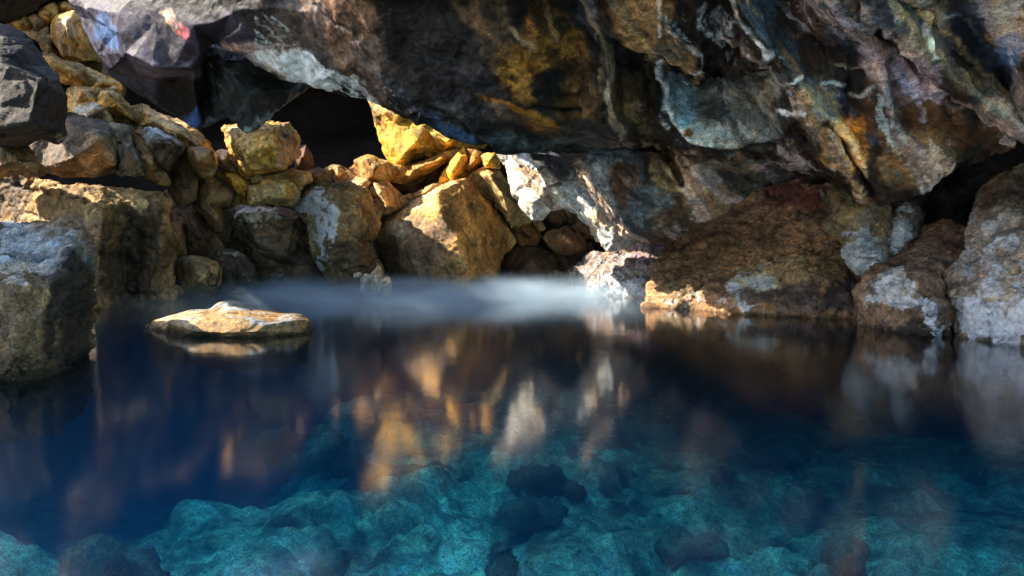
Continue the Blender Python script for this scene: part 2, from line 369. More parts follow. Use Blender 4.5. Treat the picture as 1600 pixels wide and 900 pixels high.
# grey lobe
line((930, 238, .6), (985, 236, .4), (1045, 240, .5))
line((908, 262, 1.0), (935, 285, .7), (965, 330, .9), (990, 362, 1.2))
ri += [(960, 265, .4), (1000, 300, .4), (1040, 320, .5), (1030, 270, .35), (1050, 350, .9)]
line((1045, 255, .3), (1070, 290, .4), (1085, 310, .5))
W_ = 'crust'
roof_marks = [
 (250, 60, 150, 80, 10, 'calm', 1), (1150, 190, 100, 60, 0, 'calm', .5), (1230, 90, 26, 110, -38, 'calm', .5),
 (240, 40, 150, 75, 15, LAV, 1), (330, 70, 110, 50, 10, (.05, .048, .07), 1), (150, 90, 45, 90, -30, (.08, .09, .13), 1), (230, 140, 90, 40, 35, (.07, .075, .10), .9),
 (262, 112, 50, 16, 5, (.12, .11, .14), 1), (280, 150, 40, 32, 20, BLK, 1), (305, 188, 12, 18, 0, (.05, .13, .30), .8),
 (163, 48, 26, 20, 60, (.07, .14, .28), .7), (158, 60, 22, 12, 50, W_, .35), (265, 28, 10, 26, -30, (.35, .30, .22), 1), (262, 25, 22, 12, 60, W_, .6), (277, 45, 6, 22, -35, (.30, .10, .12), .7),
 (240, -10, 260, 22, 2, (.03, .03, .05), 1), (360, 2, 110, 26, 3, (.015, .015, .02), 1), (520, -40, 200, 70, 0, (.05, .04, .035), .8),  # dark band along the slab's top paints its soft shadow
 (470, 40, 50, 60, 0, (.10, .09, .085), 1), (425, 60, 32, 45, 0, W_, .62), (450, 100, 70, 28, 20, (.34, .35, .34), .9), (470, 108, 80, 26, 22, W_, .85), (560, 140, 60, 18, 14, W_, .75),
 (420, 92, 40, 12, 25, (.28, .22, .22), .8), (355, 76, 30, 8, 15, (.24, .20, .19), 1),
 (560, 60, 55, 90, -30, (.17, .125, .09), .9), (590, 110, 60, 40, 35, (.11, .10, .10), .8), (640, 150, 60, 22, 32, (.12, .15, .19), .9), (620, 160, 50, 14, 30, W_, .5), (640, 130, 60, 40, 35, W_, .2),
 (680, 60, 90, 110, -20, (.018, .018, .02), 1), (700, 140, 100, 50, 10, (.03, .032, .036), .9), (700, 200, 55, 17, 33, (.05, .09, .17), 1), (690, 195, 40, 10, 33, W_, .35),  # blue strip along the lip paints its sheen
 (780, 60, 40, 90, -28, (.15, .115, .075), .85), (825, 110, 45, 60, -25, (.28, .18, .055), 1), (835, 30, 40, 50, 0, BLK, 1), (870, 90, 45, 90, -15, (.21, .13, .04), .9),
 (862, 140, 28, 32, 0, (.025, .025, .03), 1), (800, 180, 60, 16, 25, (.26, .15, .035), .9), (840, 195, 50, 10, 20, (.24, .14, .035), .7), (905, 160, 35, 40, 0, (.13, .085, .035), .9),
 (760, 190, 70, 30, 10, (.06, .065, .07), .8), (850, 222, 110, 14, 3, (.07, .10, .12), 1), (930, 205, 50, 20, 5, (.045, .045, .045), .9), (860, 225, 60, 8, 3, W_, .3),
 (920, 25, 14, 50, -20, (.14, .15, .17), 1), (945, 60, 20, 40, -20, (.04, .04, .05), .8), (945, 110, 12, 50, -8, (.22, .19, .15), .8), (945, 100, 10, 50, -8, W_, .35),
 (1010, 50, 55, 70, -25, (.22, .165, .10), 1), (1060, 95, 60, 22, 35, (.36, .28, .17), .9), (1045, 85, 30, 18, 35, (.22, .22, .2), .8), (1060, 50, 30, 12, 50, W_, .6), (1090, 75, 14, 30, -20, (.13, .09, .05), .9),
 (980, 105, 28, 22, 20, (.025, .028, .03), 1), (985, 150, 40, 50, 0, (.10, .075, .05), .95), (1000, 170, 30, 16, 10, W_, .45), (1010, 190, 50, 20, 20, (.20, .17, .12), .7),
 (1075, 30, 22, 50, 0, (.02, .02, .02), 1), (1105, 110, 16, 50, 0, (.025, .022, .022), 1), (1140, 75, 30, 60, -20, (.10, .07, .06), .9), (1125, 40, 32, 38, 0, W_, .62), (1160, 85, 34, 22, 40, W_, .55),
 (1140, 180, 85, 55, 10, (.19, .22, .22), 1), (1060, 160, 28, 50, -20, (.15, .24, .30), 1), (1100, 210, 50, 24, 0, (.26, .31, .32), .9), (1045, 190, 12, 50, -28, W_, .55), (1075, 200, 30, 30, 0, W_, .45), (1130, 215, 50, 18, 0, W_, .4),
 (1070, 208, 9, 12, 0, (.12, .07, .04), 1), (1190, 140, 35, 28, 0, (.24, .24, .21), .8), (1240, 90, 22, 100, -38, (.17, .22, .26), 1), (1200, 30, 26, 60, -35, (.12, .17, .21), .9),
 (1260, 60, 50, 70, -20, (.075, .055, .05), 1), (1330, 90, 40, 50, -30, (.035, .04, .06), 1), (1340, 130, 30, 25, 0, (.035, .04, .06), .9), (1300, 110, 30, 30, 0, (.12, .10, .08), .6),
 (1290, 180, 40, 60, -35, (.38, .34, .26), .9), (1280, 185, 30, 50, -35, W_, .5), (1320, 170, 10, 40, -25, (.04, .06, .10), .9), (1225, 175, 30, 14, 0, W_, .45),
 (1320, 225, 40, 50, -30, (.45, .30, .14), .9), (1345, 205, 18, 24, 0, (.55, .30, .08), .8), (1340, 240, 34, 30, 0, W_, .5), (1365, 215, 12, 16, 0, (.05, .08, .13), .9),
 (1370, 170, 22, 60, -8, (.12, .075, .05), .95), (1395, 60, 40, 80, -38, (.30, .25, .22), .9), (1400, 110, 40, 70, -40, (.34, .29, .30), .9), (1400, 90, 40, 70, -40, W_, .5), (1440, 130, 26, 60, -42, (.30, .26, .30), .9),
 (1380, 190, 10, 50, -20, W_, .75), (1425, 150, 14, 30, -20, (.34, .36, .50), .7), (1400, 30, 20, 30, -35, (.05, .06, .09), .8), (1420, 20, 16, 50, -35, W_, .3),
 (1450, 200, 75, 50, 15, (.13, .085, .05), 1), (1430, 260, 60, 45, 0, (.22, .15, .09), .9), (1400, 250, 50, 50, 0, W_, .3), (1480, 50, 26, 70, -38, (.22, .19, .15), .9), (1500, 100, 30, 90, -40, (.12, .12, .12), 1),
 (1545, 130, 20, 60, -40, (.30, .25, .18), .8), (1530, 60, 40, 70, -35, (.04, .045, .07), 1), (1590, 40, 50, 60, 0, (.34, .23, .10), 1), (1580, 85, 22, 30, 0, (.12, .22, .40), .9), (1580, 90, 25, 30, 0, W_, .5),
 (1560, 175, 30, 30, 0, (.30, .26, .20), .8), (1540, 150, 60, 12, 38, W_, .35), (1580, 220, 60, 30, 0, (.10, .065, .04), .9),
 (1080, 290, 70, 26, 28, (.34, .29, .22), .9), (1080, 285, 60, 26, 28, W_, .45), (1160, 275, 80, 24, 5, (.10, .11, .11), .9), (1110, 320, 50, 26, 0, (.20, .16, .11), .9), (1110, 310, 40, 22, 0, W_, .4),
 (960, 270, 50, 40, 20, (.13, .16, .19), 1), (935, 290, 18, 45, -25, (.24, .27, .30), .9), (975, 290, 20, 40, 20, (.13, .10, .08), 1), (1015, 330, 40, 40, 0, (.12, .15, .17), .9), (1010, 360, 50, 20, 0, (.06, .08, .09), .9),
 (1040, 270, 26, 40, -25, (.22, .19, .12), .9), (970, 350, 24, 20, 0, W_, .4), (1060, 345, 40, 30, 0, (.10, .085, .07), .9), (1065, 275, 10, 40, -35, W_, .5), (1030, 250, 60, 14, 15, W_, .45),
]
TN, LI, BG, W2, K0 = (.32, .25, .16), (.36, .32, .36), (.13, .18, .23), (.55, .57, .60), (.006, .006, .008)
vault_veins_creases = [  # mineral veins, plus creases darkened and ridge edges lightened in the colour
 ([(905, 0), (925, 45), (948, 75), (952, 120), (955, 160), (965, 200), (985, 225)], 4, .05, (.28, .25, .2), .8),
 ([(893, -10), (912, 40), (935, 85), (942, 130)], 5, -.04, K0, .6),
 ([(975, 66), (1020, 84), (1060, 101), (1095, 124)], 6, .05, TN, .9), ([(960, 74), (1000, 92), (1040, 107), (1080, 130), (1110, 145), (1130, 152)], 4, -.09, K0, 1),
 ([(1025, -10), (1031, 30), (1034, 58)], 3, .03, W2, .7), ([(1045, 40), (1072, 62), (1095, 86), (1099, 104), (1085, 118)], 4, .04, W2, .8), ([(1038, 60), (1062, 80), (1085, 112)], 5, -.02, (.10, .075, .04), .8),
 ([(1128, 70), (1121, 105), (1127, 132), (1129, 152)], 5, -.12, K0, 1), ([(1152, 55), (1146, 88), (1133, 105)], 3, -.06, K0, 1), ([(1108, 70), (1106, 120), (1112, 140)], 7, -.05, K0, .8),
 ([(1098, 5), (1092, 38), (1110, 52)], 4, .02, (.42, .46, .52), .9), ([(1140, -5), (1152, 22), (1166, 45), (1200, 86)], 3, .03, W2, 1), ([(1152, -5), (1172, 25), (1195, 58), (1204, 86)], 3, .03, BG, 1),
 ([(1118, 60), (1140, 62), (1160, 76), (1192, 92)], 4, .02, (.40, .36, .34), .9), ([(1122, 20), (1132, 40), (1122, 62)], 6, .02, (.36, .38, .42), .8),
 ([(1165, -10), (1205, 50), (1222, 92), (1260, 150), (1288, 195), (1303, 240), (1330, 275), (1366, 312)], 4, .08, TN, .9), ([(1176, -10), (1216, 50), (1240, 98), (1276, 150), (1300, 185)], 9, .0, BG, .9),
 ([(1290, 192), (1314, 218), (1338, 262), (1368, 308)], 3, -.07, K0, 1), ([(1300, 190), (1330, 225), (1350, 270)], 5, .03, (.5, .42, .3), .7),
 ([(1295, -10), (1320, 28), (1350, 60), (1374, 92), (1379, 112)], 6, .05, LI, .9), ([(1335, 0), (1360, 35), (1400, 75), (1440, 115), (1482, 152)], 3, -.09, K0, 1),
 ([(1328, -10), (1368, 42), (1408, 88), (1456, 136), (1500, 163), (1560, 190), (1610, 210)], 7, .05, (.33, .28, .28), .9), ([(1470, 150), (1530, 184), (1600, 222)], 3, -.06, K0, .9),
 ([(1374, 98), (1378, 130), (1390, 165), (1405, 218)], 5, .05, (.46, .46, .50), .9), ([(1386, 100), (1392, 130), (1405, 160), (1412, 195)], 7, -.05, (.07, .045, .03), .9),
 ([(1382, 92), (1410, 128), (1430, 150), (1440, 168), (1433, 182)], 5, .03, (.34, .37, .52), .9), ([(1400, 88), (1438, 128), (1472, 152)], 5, .03, (.38, .34, .38), .9), ([(1395, 96), (1406, 112)], 4, 0, (.04, .06, .11), 1),
 ([(1362, 0), (1395, 42), (1408, 62)], 5, -.02, (.05, .06, .10), .9), ([(1380, -10), (1420, 30), (1450, 75), (1462, 95)], 5, .04, (.34, .27, .18), .8), ([(1400, -10), (1430, 20), (1440, 48)], 4, -.03, (.1, .12, .16), .8),
 ([(1444, 35), (1447, 62), (1446, 90), (1457, 96)], 3, .02, W2, .9), ([(1424, -10), (1450, 28), (1484, 55), (1520, 100), (1550, 142), (1592, 166)], 6, .04, (.34, .27, .17), .9), ([(1460, 45), (1500, 95), (1545, 150)], 10, -.02, (.09, .09, .10), .8),
 ([(1482, 24), (1500, 26), (1515, 40), (1530, 70)], 4, .03, (.33, .33, .34), .8), ([(1500, 30), (1530, 80), (1570, 120)], 12, -.05, (.02, .025, .05), .9),
 ([(1205, 124), (1225, 127), (1241, 125)], 3, .02, W2, 1), ([(1215, 173), (1240, 175), (1266, 170)], 3, .02, W2, 1), ([(1310, 101), (1340, 98), (1368, 96)], 2.5, .02, (.45, .4, .34), 1), ([(1285, 130), (1300, 125), (1318, 127)], 2.5, .02, W2, .9), ([(1335, 142), (1350, 143), (1362, 136)], 3, .02, W2, .9),
 ([(1028, 108), (1040, 150), (1054, 190), (1066, 214), (1082, 226)], 4, .04, (.42, .46, .50), .9), ([(1042, 186), (1060, 218), (1084, 234), (1120, 240), (1160, 237), (1222, 220), (1262, 216)], 4, -.06, (.02, .022, .024), .9),
 ([(1055, 236), (1090, 252), (1130, 258), (1180, 262)], 6, .03, (.30, .27, .22), .7), ([(1000, 222), (1045, 236), (1070, 262), (1084, 305)], 5, .05, (.34, .29, .22), .9), ([(1010, 235), (1050, 258), (1066, 290)], 6, -.04, (.05, .035, .02), .8),
 ([(903, 250), (922, 285), (948, 326), (978, 366)], 7, .04, (.42, .39, .33), .9), ([(932, 258), (950, 296), (962, 338), (986, 366)], 4, .03, (.24, .27, .30), .8), ([(955, 262), (972, 300), (968, 320)], 8, -.02, (.09, .065, .045), .9), ([(1030, 262), (1050, 290), (1066, 325)], 4, -.03, (.05, .04, .03), .8),
 ([(838, 173), (868, 176), (898, 173)], 3, -.06, K0, 1), ([(655, 172), (700, 191), (745, 220), (766, 235)], 4, -.07, K0, .9), ([(850, -10), (860, 30), (868, 62)], 4, .03, (.22, .16, .09), .8), ([(800, 42), (815, 60), (830, 75)], 4, .02, (.24, .2, .14), .8),
 ([(700, -10), (730, 22), (770, 45), (800, 80)], 9, .03, (.15, .11, .07), .7), ([(470, -10), (508, 24), (546, 46)], 2, -.03, K0, 1), ([(480, 0), (520, 60), (560, 110), (600, 150)], 10, .02, (.14, .105, .085), .5), ([(570, 40), (596, 90), (632, 128)], 7, .02, (.16, .13, .11), .6),
 ([(345, 73), (380, 77), (400, 72), (470, 70)], 2, .03, (.3, .28, .27), .8), ([(340, 72), (362, 52), (376, 36)], 1.5, -.02, (.3, .3, .32), .9), ([(650, 165), (640, 190)], 3, -.05, K0, .9),
]
def vault_streaks(V, col, cr):
    px = V[:, 0]/V[:, 1]*F+800
    f_ = foldbase(V)+.07*np.stack([fbm(V*1.6, 5, 91, .55), fbm(V*1.6, 5, 92, .55), 0*V[:, 0]], 1)
    m = np.clip((px-890)/90, 0, 1)
    n = fbm(f_*np.array([2.6, 2.6, .42]), 6, 93, .6, rot=False); n2 = fbm(f_*np.array([5, 5, .8])+4, 4, 94, .55, rot=False)
    for lo, hi, c, s in ((-9, -.42, (.012, .012, .016), .6), (-.42, -.25, (.08, .05, .03), .4), (.18, .30, (.30, .22, .13), .4), (.30, .46, (.13, .16, .19), .7), (.46, 9, (.40, .37, .38), .6)):
        k = np.clip((n-lo)/.05, 0, 1)*np.clip((hi-n)/.05, 0, 1)*s*m
        col = col*(1-k[:, None])+np.array(c)*k[:, None]
    ln = np.clip((1-np.abs(n2)*9), 0, 1)*np.clip(fbm(V*1.5, 3, 95)+.25, 0, 1)*m
    cr = np.maximum(cr, ln*.8)
    # the middle of the vault: near-black mottling
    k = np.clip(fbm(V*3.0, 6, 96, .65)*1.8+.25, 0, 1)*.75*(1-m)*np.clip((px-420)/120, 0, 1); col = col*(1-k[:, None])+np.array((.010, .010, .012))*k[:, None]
    return col, cr
tag(shell('cave_roof', 8.2, roof_out, ri, re_, thick=.55, shrink=.97, lift=26, L=.034, soft=1, warp=.04, chis=.012, cell=.5, fine=.010, fold=.045, extra=vault_streaks, veins=vault_veins_creases, wob=8,
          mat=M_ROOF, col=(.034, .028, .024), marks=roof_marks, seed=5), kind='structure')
# dark facet hanging under the slab
tag(shell('cave_roof_step', 9.3, [(300, 60, 0), (330, 58, 0), (400, 90, 0), (500, 118, .4), (505, 128, .5), (484, 134, .6), (462, 150, .5), (425, 180, .2), (396, 203, 0), (388, 205, .0), (372, 197, .2), (352, 188, .3),
          (335, 194, .5), (313, 207, .6), (303, 200, .6), (298, 110, .3)], [(345, 100, -.5), (390, 150, -.3), (318, 90, -.3)], thick=.7, soft=2, warp=.03, chis=.03, mat=M_ROOF, col=(.018, .022, .024),
          marks=[(430, 165, 75, 9, -41, (.16, .19, .19), 1), (362, 115, 52, 6, -42, (.07, .08, .08), .9), (335, 80, 8, 14, -20, (.42, .40, .36), 1), (325, 195, 22, 8, -30, (.09, .10, .10), .9), (380, 150, 60, 4, -42, (.05, .06, .06), .8)]), kind='structure')
# pale streaked wall behind the vault's lip
tag(shell('cave_wall', 12.0, [(768, 215, 0), (850, 215, -.2), (930, 230, -.6), (960, 300, -1.0), (985, 350, -1.2), (1010, 372, -1.0), (985, 384, -1.1), (950, 392, -1.2), (940, 380, -1.2), (932, 362, -1.0), (918, 345, -.9), (905, 330, -.7), (880, 322, -.6),
          (858, 329, -.5), (845, 340, -.4), (832, 345, -.3), (815, 328, -.2), (798, 300, 0), (785, 262, .1), (776, 236, .1)],
          [(815, 250, -.5), (845, 290, -.9), (830, 320, -.6), (880, 290, -1.1), (900, 300, -1.2), (930, 340, -1.5), (960, 375, -1.6), (860, 310, -.8)], thick=.9, soft=2, warp=.05, chis=.06, cell=.5, mat=M_PALE, L=.036,
          col=(.62, .56, .48), marks=[(835, 270, 16, 50, -28, (.55, .62, .70), 1), (825, 265, 10, 30, -20, (.30, .20, .12), 1), (800, 270, 16, 40, -20, W_, .7), (845, 300, 34, 14, 20, (.42, .28, .18), .8),
                                (900, 310, 50, 24, 35, (.62, .62, .60), 1), (920, 320, 60, 20, 45, W_, .6), (865, 305, 26, 18, 0, W_, .5), (935, 350, 16, 26, -30, (.55, .38, .22), .9), (965, 375, 40, 12, 20, (.40, .45, .50), .7)]), kind='structure')
tag(shell('cave_wall_wedge', 10.9, [(825, 236, 0), (872, 240, 0), (898, 252, -.3), (897, 262, -.3), (897, 278, -.4), (870, 286, -.2), (852, 294, 0), (842, 272, .1), (832, 250, .1)], [(862, 262, -.25)], thick=.6, soft=2, chis=.03, mat=M_ROOF, col=(.03, .03, .032),
          marks=[(890, 268, 14, 12, 0, (.16, .17, .16), .8)]), kind='structure')

# dark chamber far behind everything, with its own ceiling
def chamber():
    out = []
    nx, nz = 110, 60
    V = []
    for j in range(nz+1):
        for i in range(nx+1):
            a = math.pi*(i/nx); x = -2-15*math.cos(a); y = 11.5+9.5*math.sin(a)
            t = j/nz; z = -8+t*14.5
            k = max(0, (z-3.6)/2.9); x = -2+(x+2)*(1-.45*k*k); y = 11.5+(y-11.5)*(1-.45*k*k)
            V.append((x, y, z))
    V = np.array(V); T = []
    for j in range(nz):
        for i in range(nx):
            a = j*(nx+1)+i; T += [(a, a+nx+1, a+1), (a+1, a+nx+1, a+nx+2)]
    T = np.array(T); N = normals(V, T)
    cv, _ = cells(V/1.6, 3)
    V = V+N*(.5*fbm(V*.4, 5, 4)+.35*cv)[:, None]
    return V, T
V, T = chamber()
keep = V[T[:, 0], 1] > 11.8
T = T[keep]; u = np.unique(T); mp_ = np.full(len(V), -1); mp_[u] = np.arange(len(u)); V = V[u]; T = mp_[T]
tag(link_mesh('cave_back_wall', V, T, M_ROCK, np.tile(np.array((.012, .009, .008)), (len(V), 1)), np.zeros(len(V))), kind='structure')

xs_ = np.linspace(-4.55, 16, 60); ys_ = np.linspace(8.2, 22, 40); X, Yg = np.meshgrid(xs_, ys_)  # unseen sheet added to dim the back and shade the bank
V = np.stack([X.ravel(), Yg.ravel(), 6.2+0*X.ravel()], 1); V[:, 2] += .4*fbm(V*.6, 4, 2); V[:, 0] += .35*fbm(V*1.1, 4, 3)*(V[:, 0] < -3); V = np.concatenate([V, V+np.array([0, 0, 1.])])
a = (np.arange(39)[:, None]*60+np.arange(59)[None, :]).ravel(); T = np.concatenate([np.stack([a, a+60, a+1], 1), np.stack([a+1, a+60, a+61], 1)])
T = np.concatenate([T, T[:, ::-1]+2400])
tag(link_mesh('far_shade_roof', V, T, M_ROCK, np.tile(np.array((.05, .04, .03)), (len(V), 1)), np.zeros(len(V))), kind='structure')

# ================================================================== THE BOULDER PILE
YE, SA, GB, DK, GR = (.42, .26, .075), (.50, .36, .20), (.20, .145, .095), (.07, .052, .04), (.20, .20, .21)
def boulder(label, Y0, out, inn=(), edges=(), name='boulder', cat='boulder', group='fallen boulders along the far side of the pool', **k):
    k.setdefault('thick', .9); inn = [(q[0], q[1], q[2]*1.45) for q in inn]
    o = shell(name, Y0, out, inn, edges, **k)
    return tag(o, label, cat, group)

# --- left edge
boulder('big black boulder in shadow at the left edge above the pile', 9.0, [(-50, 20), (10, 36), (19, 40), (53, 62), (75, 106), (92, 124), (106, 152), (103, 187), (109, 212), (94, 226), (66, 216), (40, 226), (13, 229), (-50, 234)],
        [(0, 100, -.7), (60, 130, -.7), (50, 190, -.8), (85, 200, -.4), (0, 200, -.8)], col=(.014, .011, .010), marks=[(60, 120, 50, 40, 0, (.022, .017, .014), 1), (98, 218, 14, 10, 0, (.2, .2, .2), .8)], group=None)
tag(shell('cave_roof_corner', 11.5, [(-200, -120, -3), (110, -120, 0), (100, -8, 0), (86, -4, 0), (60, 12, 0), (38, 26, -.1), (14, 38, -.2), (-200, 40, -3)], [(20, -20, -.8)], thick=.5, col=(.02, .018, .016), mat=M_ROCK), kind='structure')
boulder('small ochre stone at the very top left under the dark roof', 14.2, [(8, 36), (44, 28), (52, 38), (50, 51), (36, 52), (20, 46)], [(34, 38, -.3)], col=YE, thick=.4)
boulder('rounded greyish stone between two ochre stones at the top left', 14.1, [(44, 26), (58, 20), (72, 36), (68, 48), (52, 50)], [(58, 34, -.3)], col=(.26, .18, .11), thick=.4)
boulder('ochre block touching the dark roof edge at the top left', 14.2, [(56, 22), (70, 8), (83, 3), (92, 16), (89, 32), (73, 43), (62, 34)], [(78, 20, -.35)], col=YE, thick=.5)
boulder('small yellow stone tucked beside the roof slab at the top', 14.3, [(88, 4), (102, 1), (116, 14), (110, 22), (94, 24)], [(100, 12, -.25)], col=YE, thick=.4)
boulder('tan rubble stone below the row of small ochre stones', 14.0, [(30, 44), (52, 48), (74, 42), (86, 60), (84, 74), (96, 88), (70, 84), (54, 64)], [(66, 62, -.3), (78, 76, -.3)], col=(.34, .23, .12), thick=.5, fine=.04)
boulder('large ochre block with a pale left face high at the left', 13.6, [(78, 38), (91, 25), (103, 22), (116, 19), (128, 31), (138, 53), (153, 81), (160, 97), (138, 95), (111, 94), (94, 86), (80, 58)],
        [(103, 32, -.7), (106, 60, -.75), (112, 88, -.6)], col=YE, marks=[(93, 55, 12, 36, -10, (.48, .36, .24), 1), (128, 70, 18, 22, 0, (.26, .19, .07), .7), (98, 30, 10, 8, 0, (.6, .55, .5), 1)])
boulder('dark brown stone under the large ochre block beside the roof', 13.9, [(112, 88), (162, 90), (196, 140), (190, 160), (140, 130)], [(160, 118, -.3)], col=(.13, .08, .03))
boulder('long sloping slab with a sandy top and ochre front at the left', 13.0, [(60, 82), (82, 84), (130, 104), (184, 130), (188, 138), (165, 142), (140, 139), (118, 134), (100, 130), (76, 117)],
        [(90, 103, -.5), (120, 116, -.55), (160, 130, -.5), (70, 92, -.2)], col=YE, marks=[(125, 106, 75, 8, 26, SA, 1)])
boulder('rough yellow boulder under the long sandy slab', 12.6, [(104, 142), (114, 132), (125, 133), (150, 138), (165, 136), (184, 137), (194, 158), (216, 181), (219, 195), (200, 192), (175, 192), (131, 183), (106, 178)],
        [(130, 145, -.4), (170, 150, -.55), (185, 165, -.5), (150, 165, -.3), (205, 186, -.3)], col=YE, fine=.035, marks=[(120, 150, 16, 24, 0, SA, 1), (170, 142, 30, 7, 5, (.55, .42, .26), .9), (190, 175, 25, 20, 30, (.36, .21, .05), .8)])
boulder('pale flat stone with a grey top lying before the rough yellow boulder', 12.0, [(110, 172), (122, 163), (150, 160), (164, 169), (176, 188), (166, 193), (150, 190), (132, 184)], [(150, 172, -.3), (140, 178, -.3)], col=SA, thick=.5,
        marks=[(135, 168, 24, 8, -5, (.58, .58, .60), 1), (158, 178, 12, 9, 30, (.60, .50, .38), 1)])
boulder('long sandy slab running down to the right below the dark roof facets', 12.6, [(206, 168), (219, 161), (246, 175), (294, 192), (314, 208), (333, 236), (341, 246), (336, 262), (318, 246), (290, 232), (262, 222), (240, 205), (214, 200)],
        [(240, 190, -.5), (285, 208, -.6), (310, 225, -.6), (325, 245, -.4)], col=YE, fine=.03, marks=[(260, 192, 60, 11, 25, SA, 1), (315, 212, 20, 12, 50, (.52, .40, .2), .9)])
boulder('dark rough stone wedged under the sandy slab at its upper end', 12.4, [(180, 188), (200, 188), (222, 196), (244, 208), (232, 226), (224, 250), (212, 222), (196, 200)], [(215, 210, -.3)], col=(.20, .12, .05), thick=.6)
boulder('grey brown boulder half in shadow behind the big left block', 11.6, [(44, 228), (80, 200), (106, 180), (138, 184), (175, 194), (186, 206), (189, 222), (186, 250), (184, 269), (150, 276), (95, 278), (60, 262)],
        [(110, 196, -.4), (160, 215, -.7), (176, 250, -.5), (110, 250, -.6)], col=(.10, .075, .06), marks=[(155, 245, 36, 40, -25, (.32, .25, .17), 1)])  # dark base and pale right patch paint the shadow edge across it
boulder('dark grey ribbed stone standing right of the half shaded boulder', 11.3, [(174, 194), (203, 202), (208, 225), (225, 250), (227, 276), (205, 276), (186, 272), (190, 222)], [(198, 230, -.4), (212, 255, -.3)], col=(.19, .17, .15), thick=.6, strata=.02, sdir=(1, 0, 0))
boulder('brown slab leaning right beside the ribbed stone', 11.6, [(204, 204), (223, 212), (240, 240), (256, 266), (264, 288), (246, 286), (226, 282), (216, 240)], [(235, 255, -.3)], col=(.26, .17, .09), thick=.6)
boulder('black and grey wedge with a white weathered top edge', 11.4, [(220, 210), (226, 198), (244, 198), (268, 212), (291, 231), (276, 252), (262, 272), (250, 258), (238, 240), (228, 222)], [(240, 218, -.5), (266, 226, -.55), (256, 250, -.4)],
        col=(.11, .08, .065), marks=[(250, 208, 36, 9, 28, W_, .8), (228, 212, 12, 22, -25, (.25, .27, .30), .9), (228, 215, 8, 20, -25, W_, .5)])
boulder('brown rough block below the sandy slab left of the cube boulder', 11.8, [(290, 228), (310, 226), (333, 234), (338, 262), (328, 279), (308, 274), (292, 252)], [(310, 248, -.5)], col=(.30, .19, .08), thick=.7)
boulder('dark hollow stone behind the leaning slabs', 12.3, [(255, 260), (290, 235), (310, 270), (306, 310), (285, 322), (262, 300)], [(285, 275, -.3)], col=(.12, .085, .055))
# --- big left block and ledge
tag(shell('rock_ledge', 9.6, [(-40, 220, .6), (0, 226, .3), (24, 228), (53, 240), (64, 258), (76, 272), (60, 276), (30, 270, .3), (-40, 282, .6)], [(20, 250, -.5), (50, 260, -.4)], thick=.9, strata=.02, col=(.22, .14, .07), fine=.035),
    'rough brown ledge jutting from the left edge above the big block', 'rock ledge')
boulder('huge squared brown block with a dark right side standing in the water at the left', 9.9,
        [(-60, 255, 2.0), (0, 262, 1.7), (50, 274, 1.3), (94, 289, .9), (130, 290, .9), (162, 293, 1), (219, 296, 1.2), (252, 300, 1.4), (266, 312, 1.5), (270, 350, 1.7), (273, 385, 1.8), (276, 405, 1.9), (272, 430, 1.9), (276, 452, 1.9),
         (276, 520, 1.9), (200, 540, 1.5), (146, 545, 1.2), (60, 540, 1.0), (-60, 540, 1.9)],
        [(50, 300, .9), (100, 312, .4), (155, 322, -.1), (157, 345, -.2), (152, 390, -.2), (150, 430, -.1), (148, 462, 0), (60, 380, .8), (172, 326, .3), (185, 350, .6), (200, 312, .6), (218, 340, .6), (230, 312, .7), (252, 320, .8), (256, 360, .9),
         (190, 400, 1.1), (195, 455, 1.2), (235, 440, 1.0), (250, 400, .95), (0, 300, 1.4)], [(2, 3), (3, 4), (4, 5), (5, 6), (3, 8), (10, 11), (12, 13), (13, 14)], thick=1.4, soft=1, chis=.05, veins=[([(0, 284), (60, 300), (118, 304), (150, 318)], 2.5, -.05, (.02, .015, .01), .9), ([(40, 332), (100, 345), (150, 358)], 1.8, -.03, (.04, .03, .02), .7), ([(150, 395), (186, 402)], 2, -.04, (.02, .015, .01), .8), ([(196, 312), (214, 372), (212, 460)], 3, -.06, (.02, .015, .01), .8), ([(120, 372), (128, 356), (122, 340)], 1.5, -.03, (.03, .02, .015), .8), ([(235, 310), (244, 370), (240, 440)], 2.5, -.04, (.03, .02, .015), .7)], strata=.022, fine=.022, L=.036,
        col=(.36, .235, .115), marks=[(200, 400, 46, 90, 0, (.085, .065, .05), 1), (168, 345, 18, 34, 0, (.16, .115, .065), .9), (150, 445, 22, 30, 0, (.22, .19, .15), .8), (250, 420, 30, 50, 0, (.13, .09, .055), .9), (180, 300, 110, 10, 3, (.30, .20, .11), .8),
                                      (215, 325, 14, 24, -20, (.38, .28, .15), 1), (236, 345, 10, 50, 0, (.10, .07, .05), .8), (120, 370, 40, 40, 0, (.26, .20, .14), .6), (0, 300, 60, 40, 0, (.10, .07, .05), .9)])  # light and shade painted by face: dark right side, paler lit facet
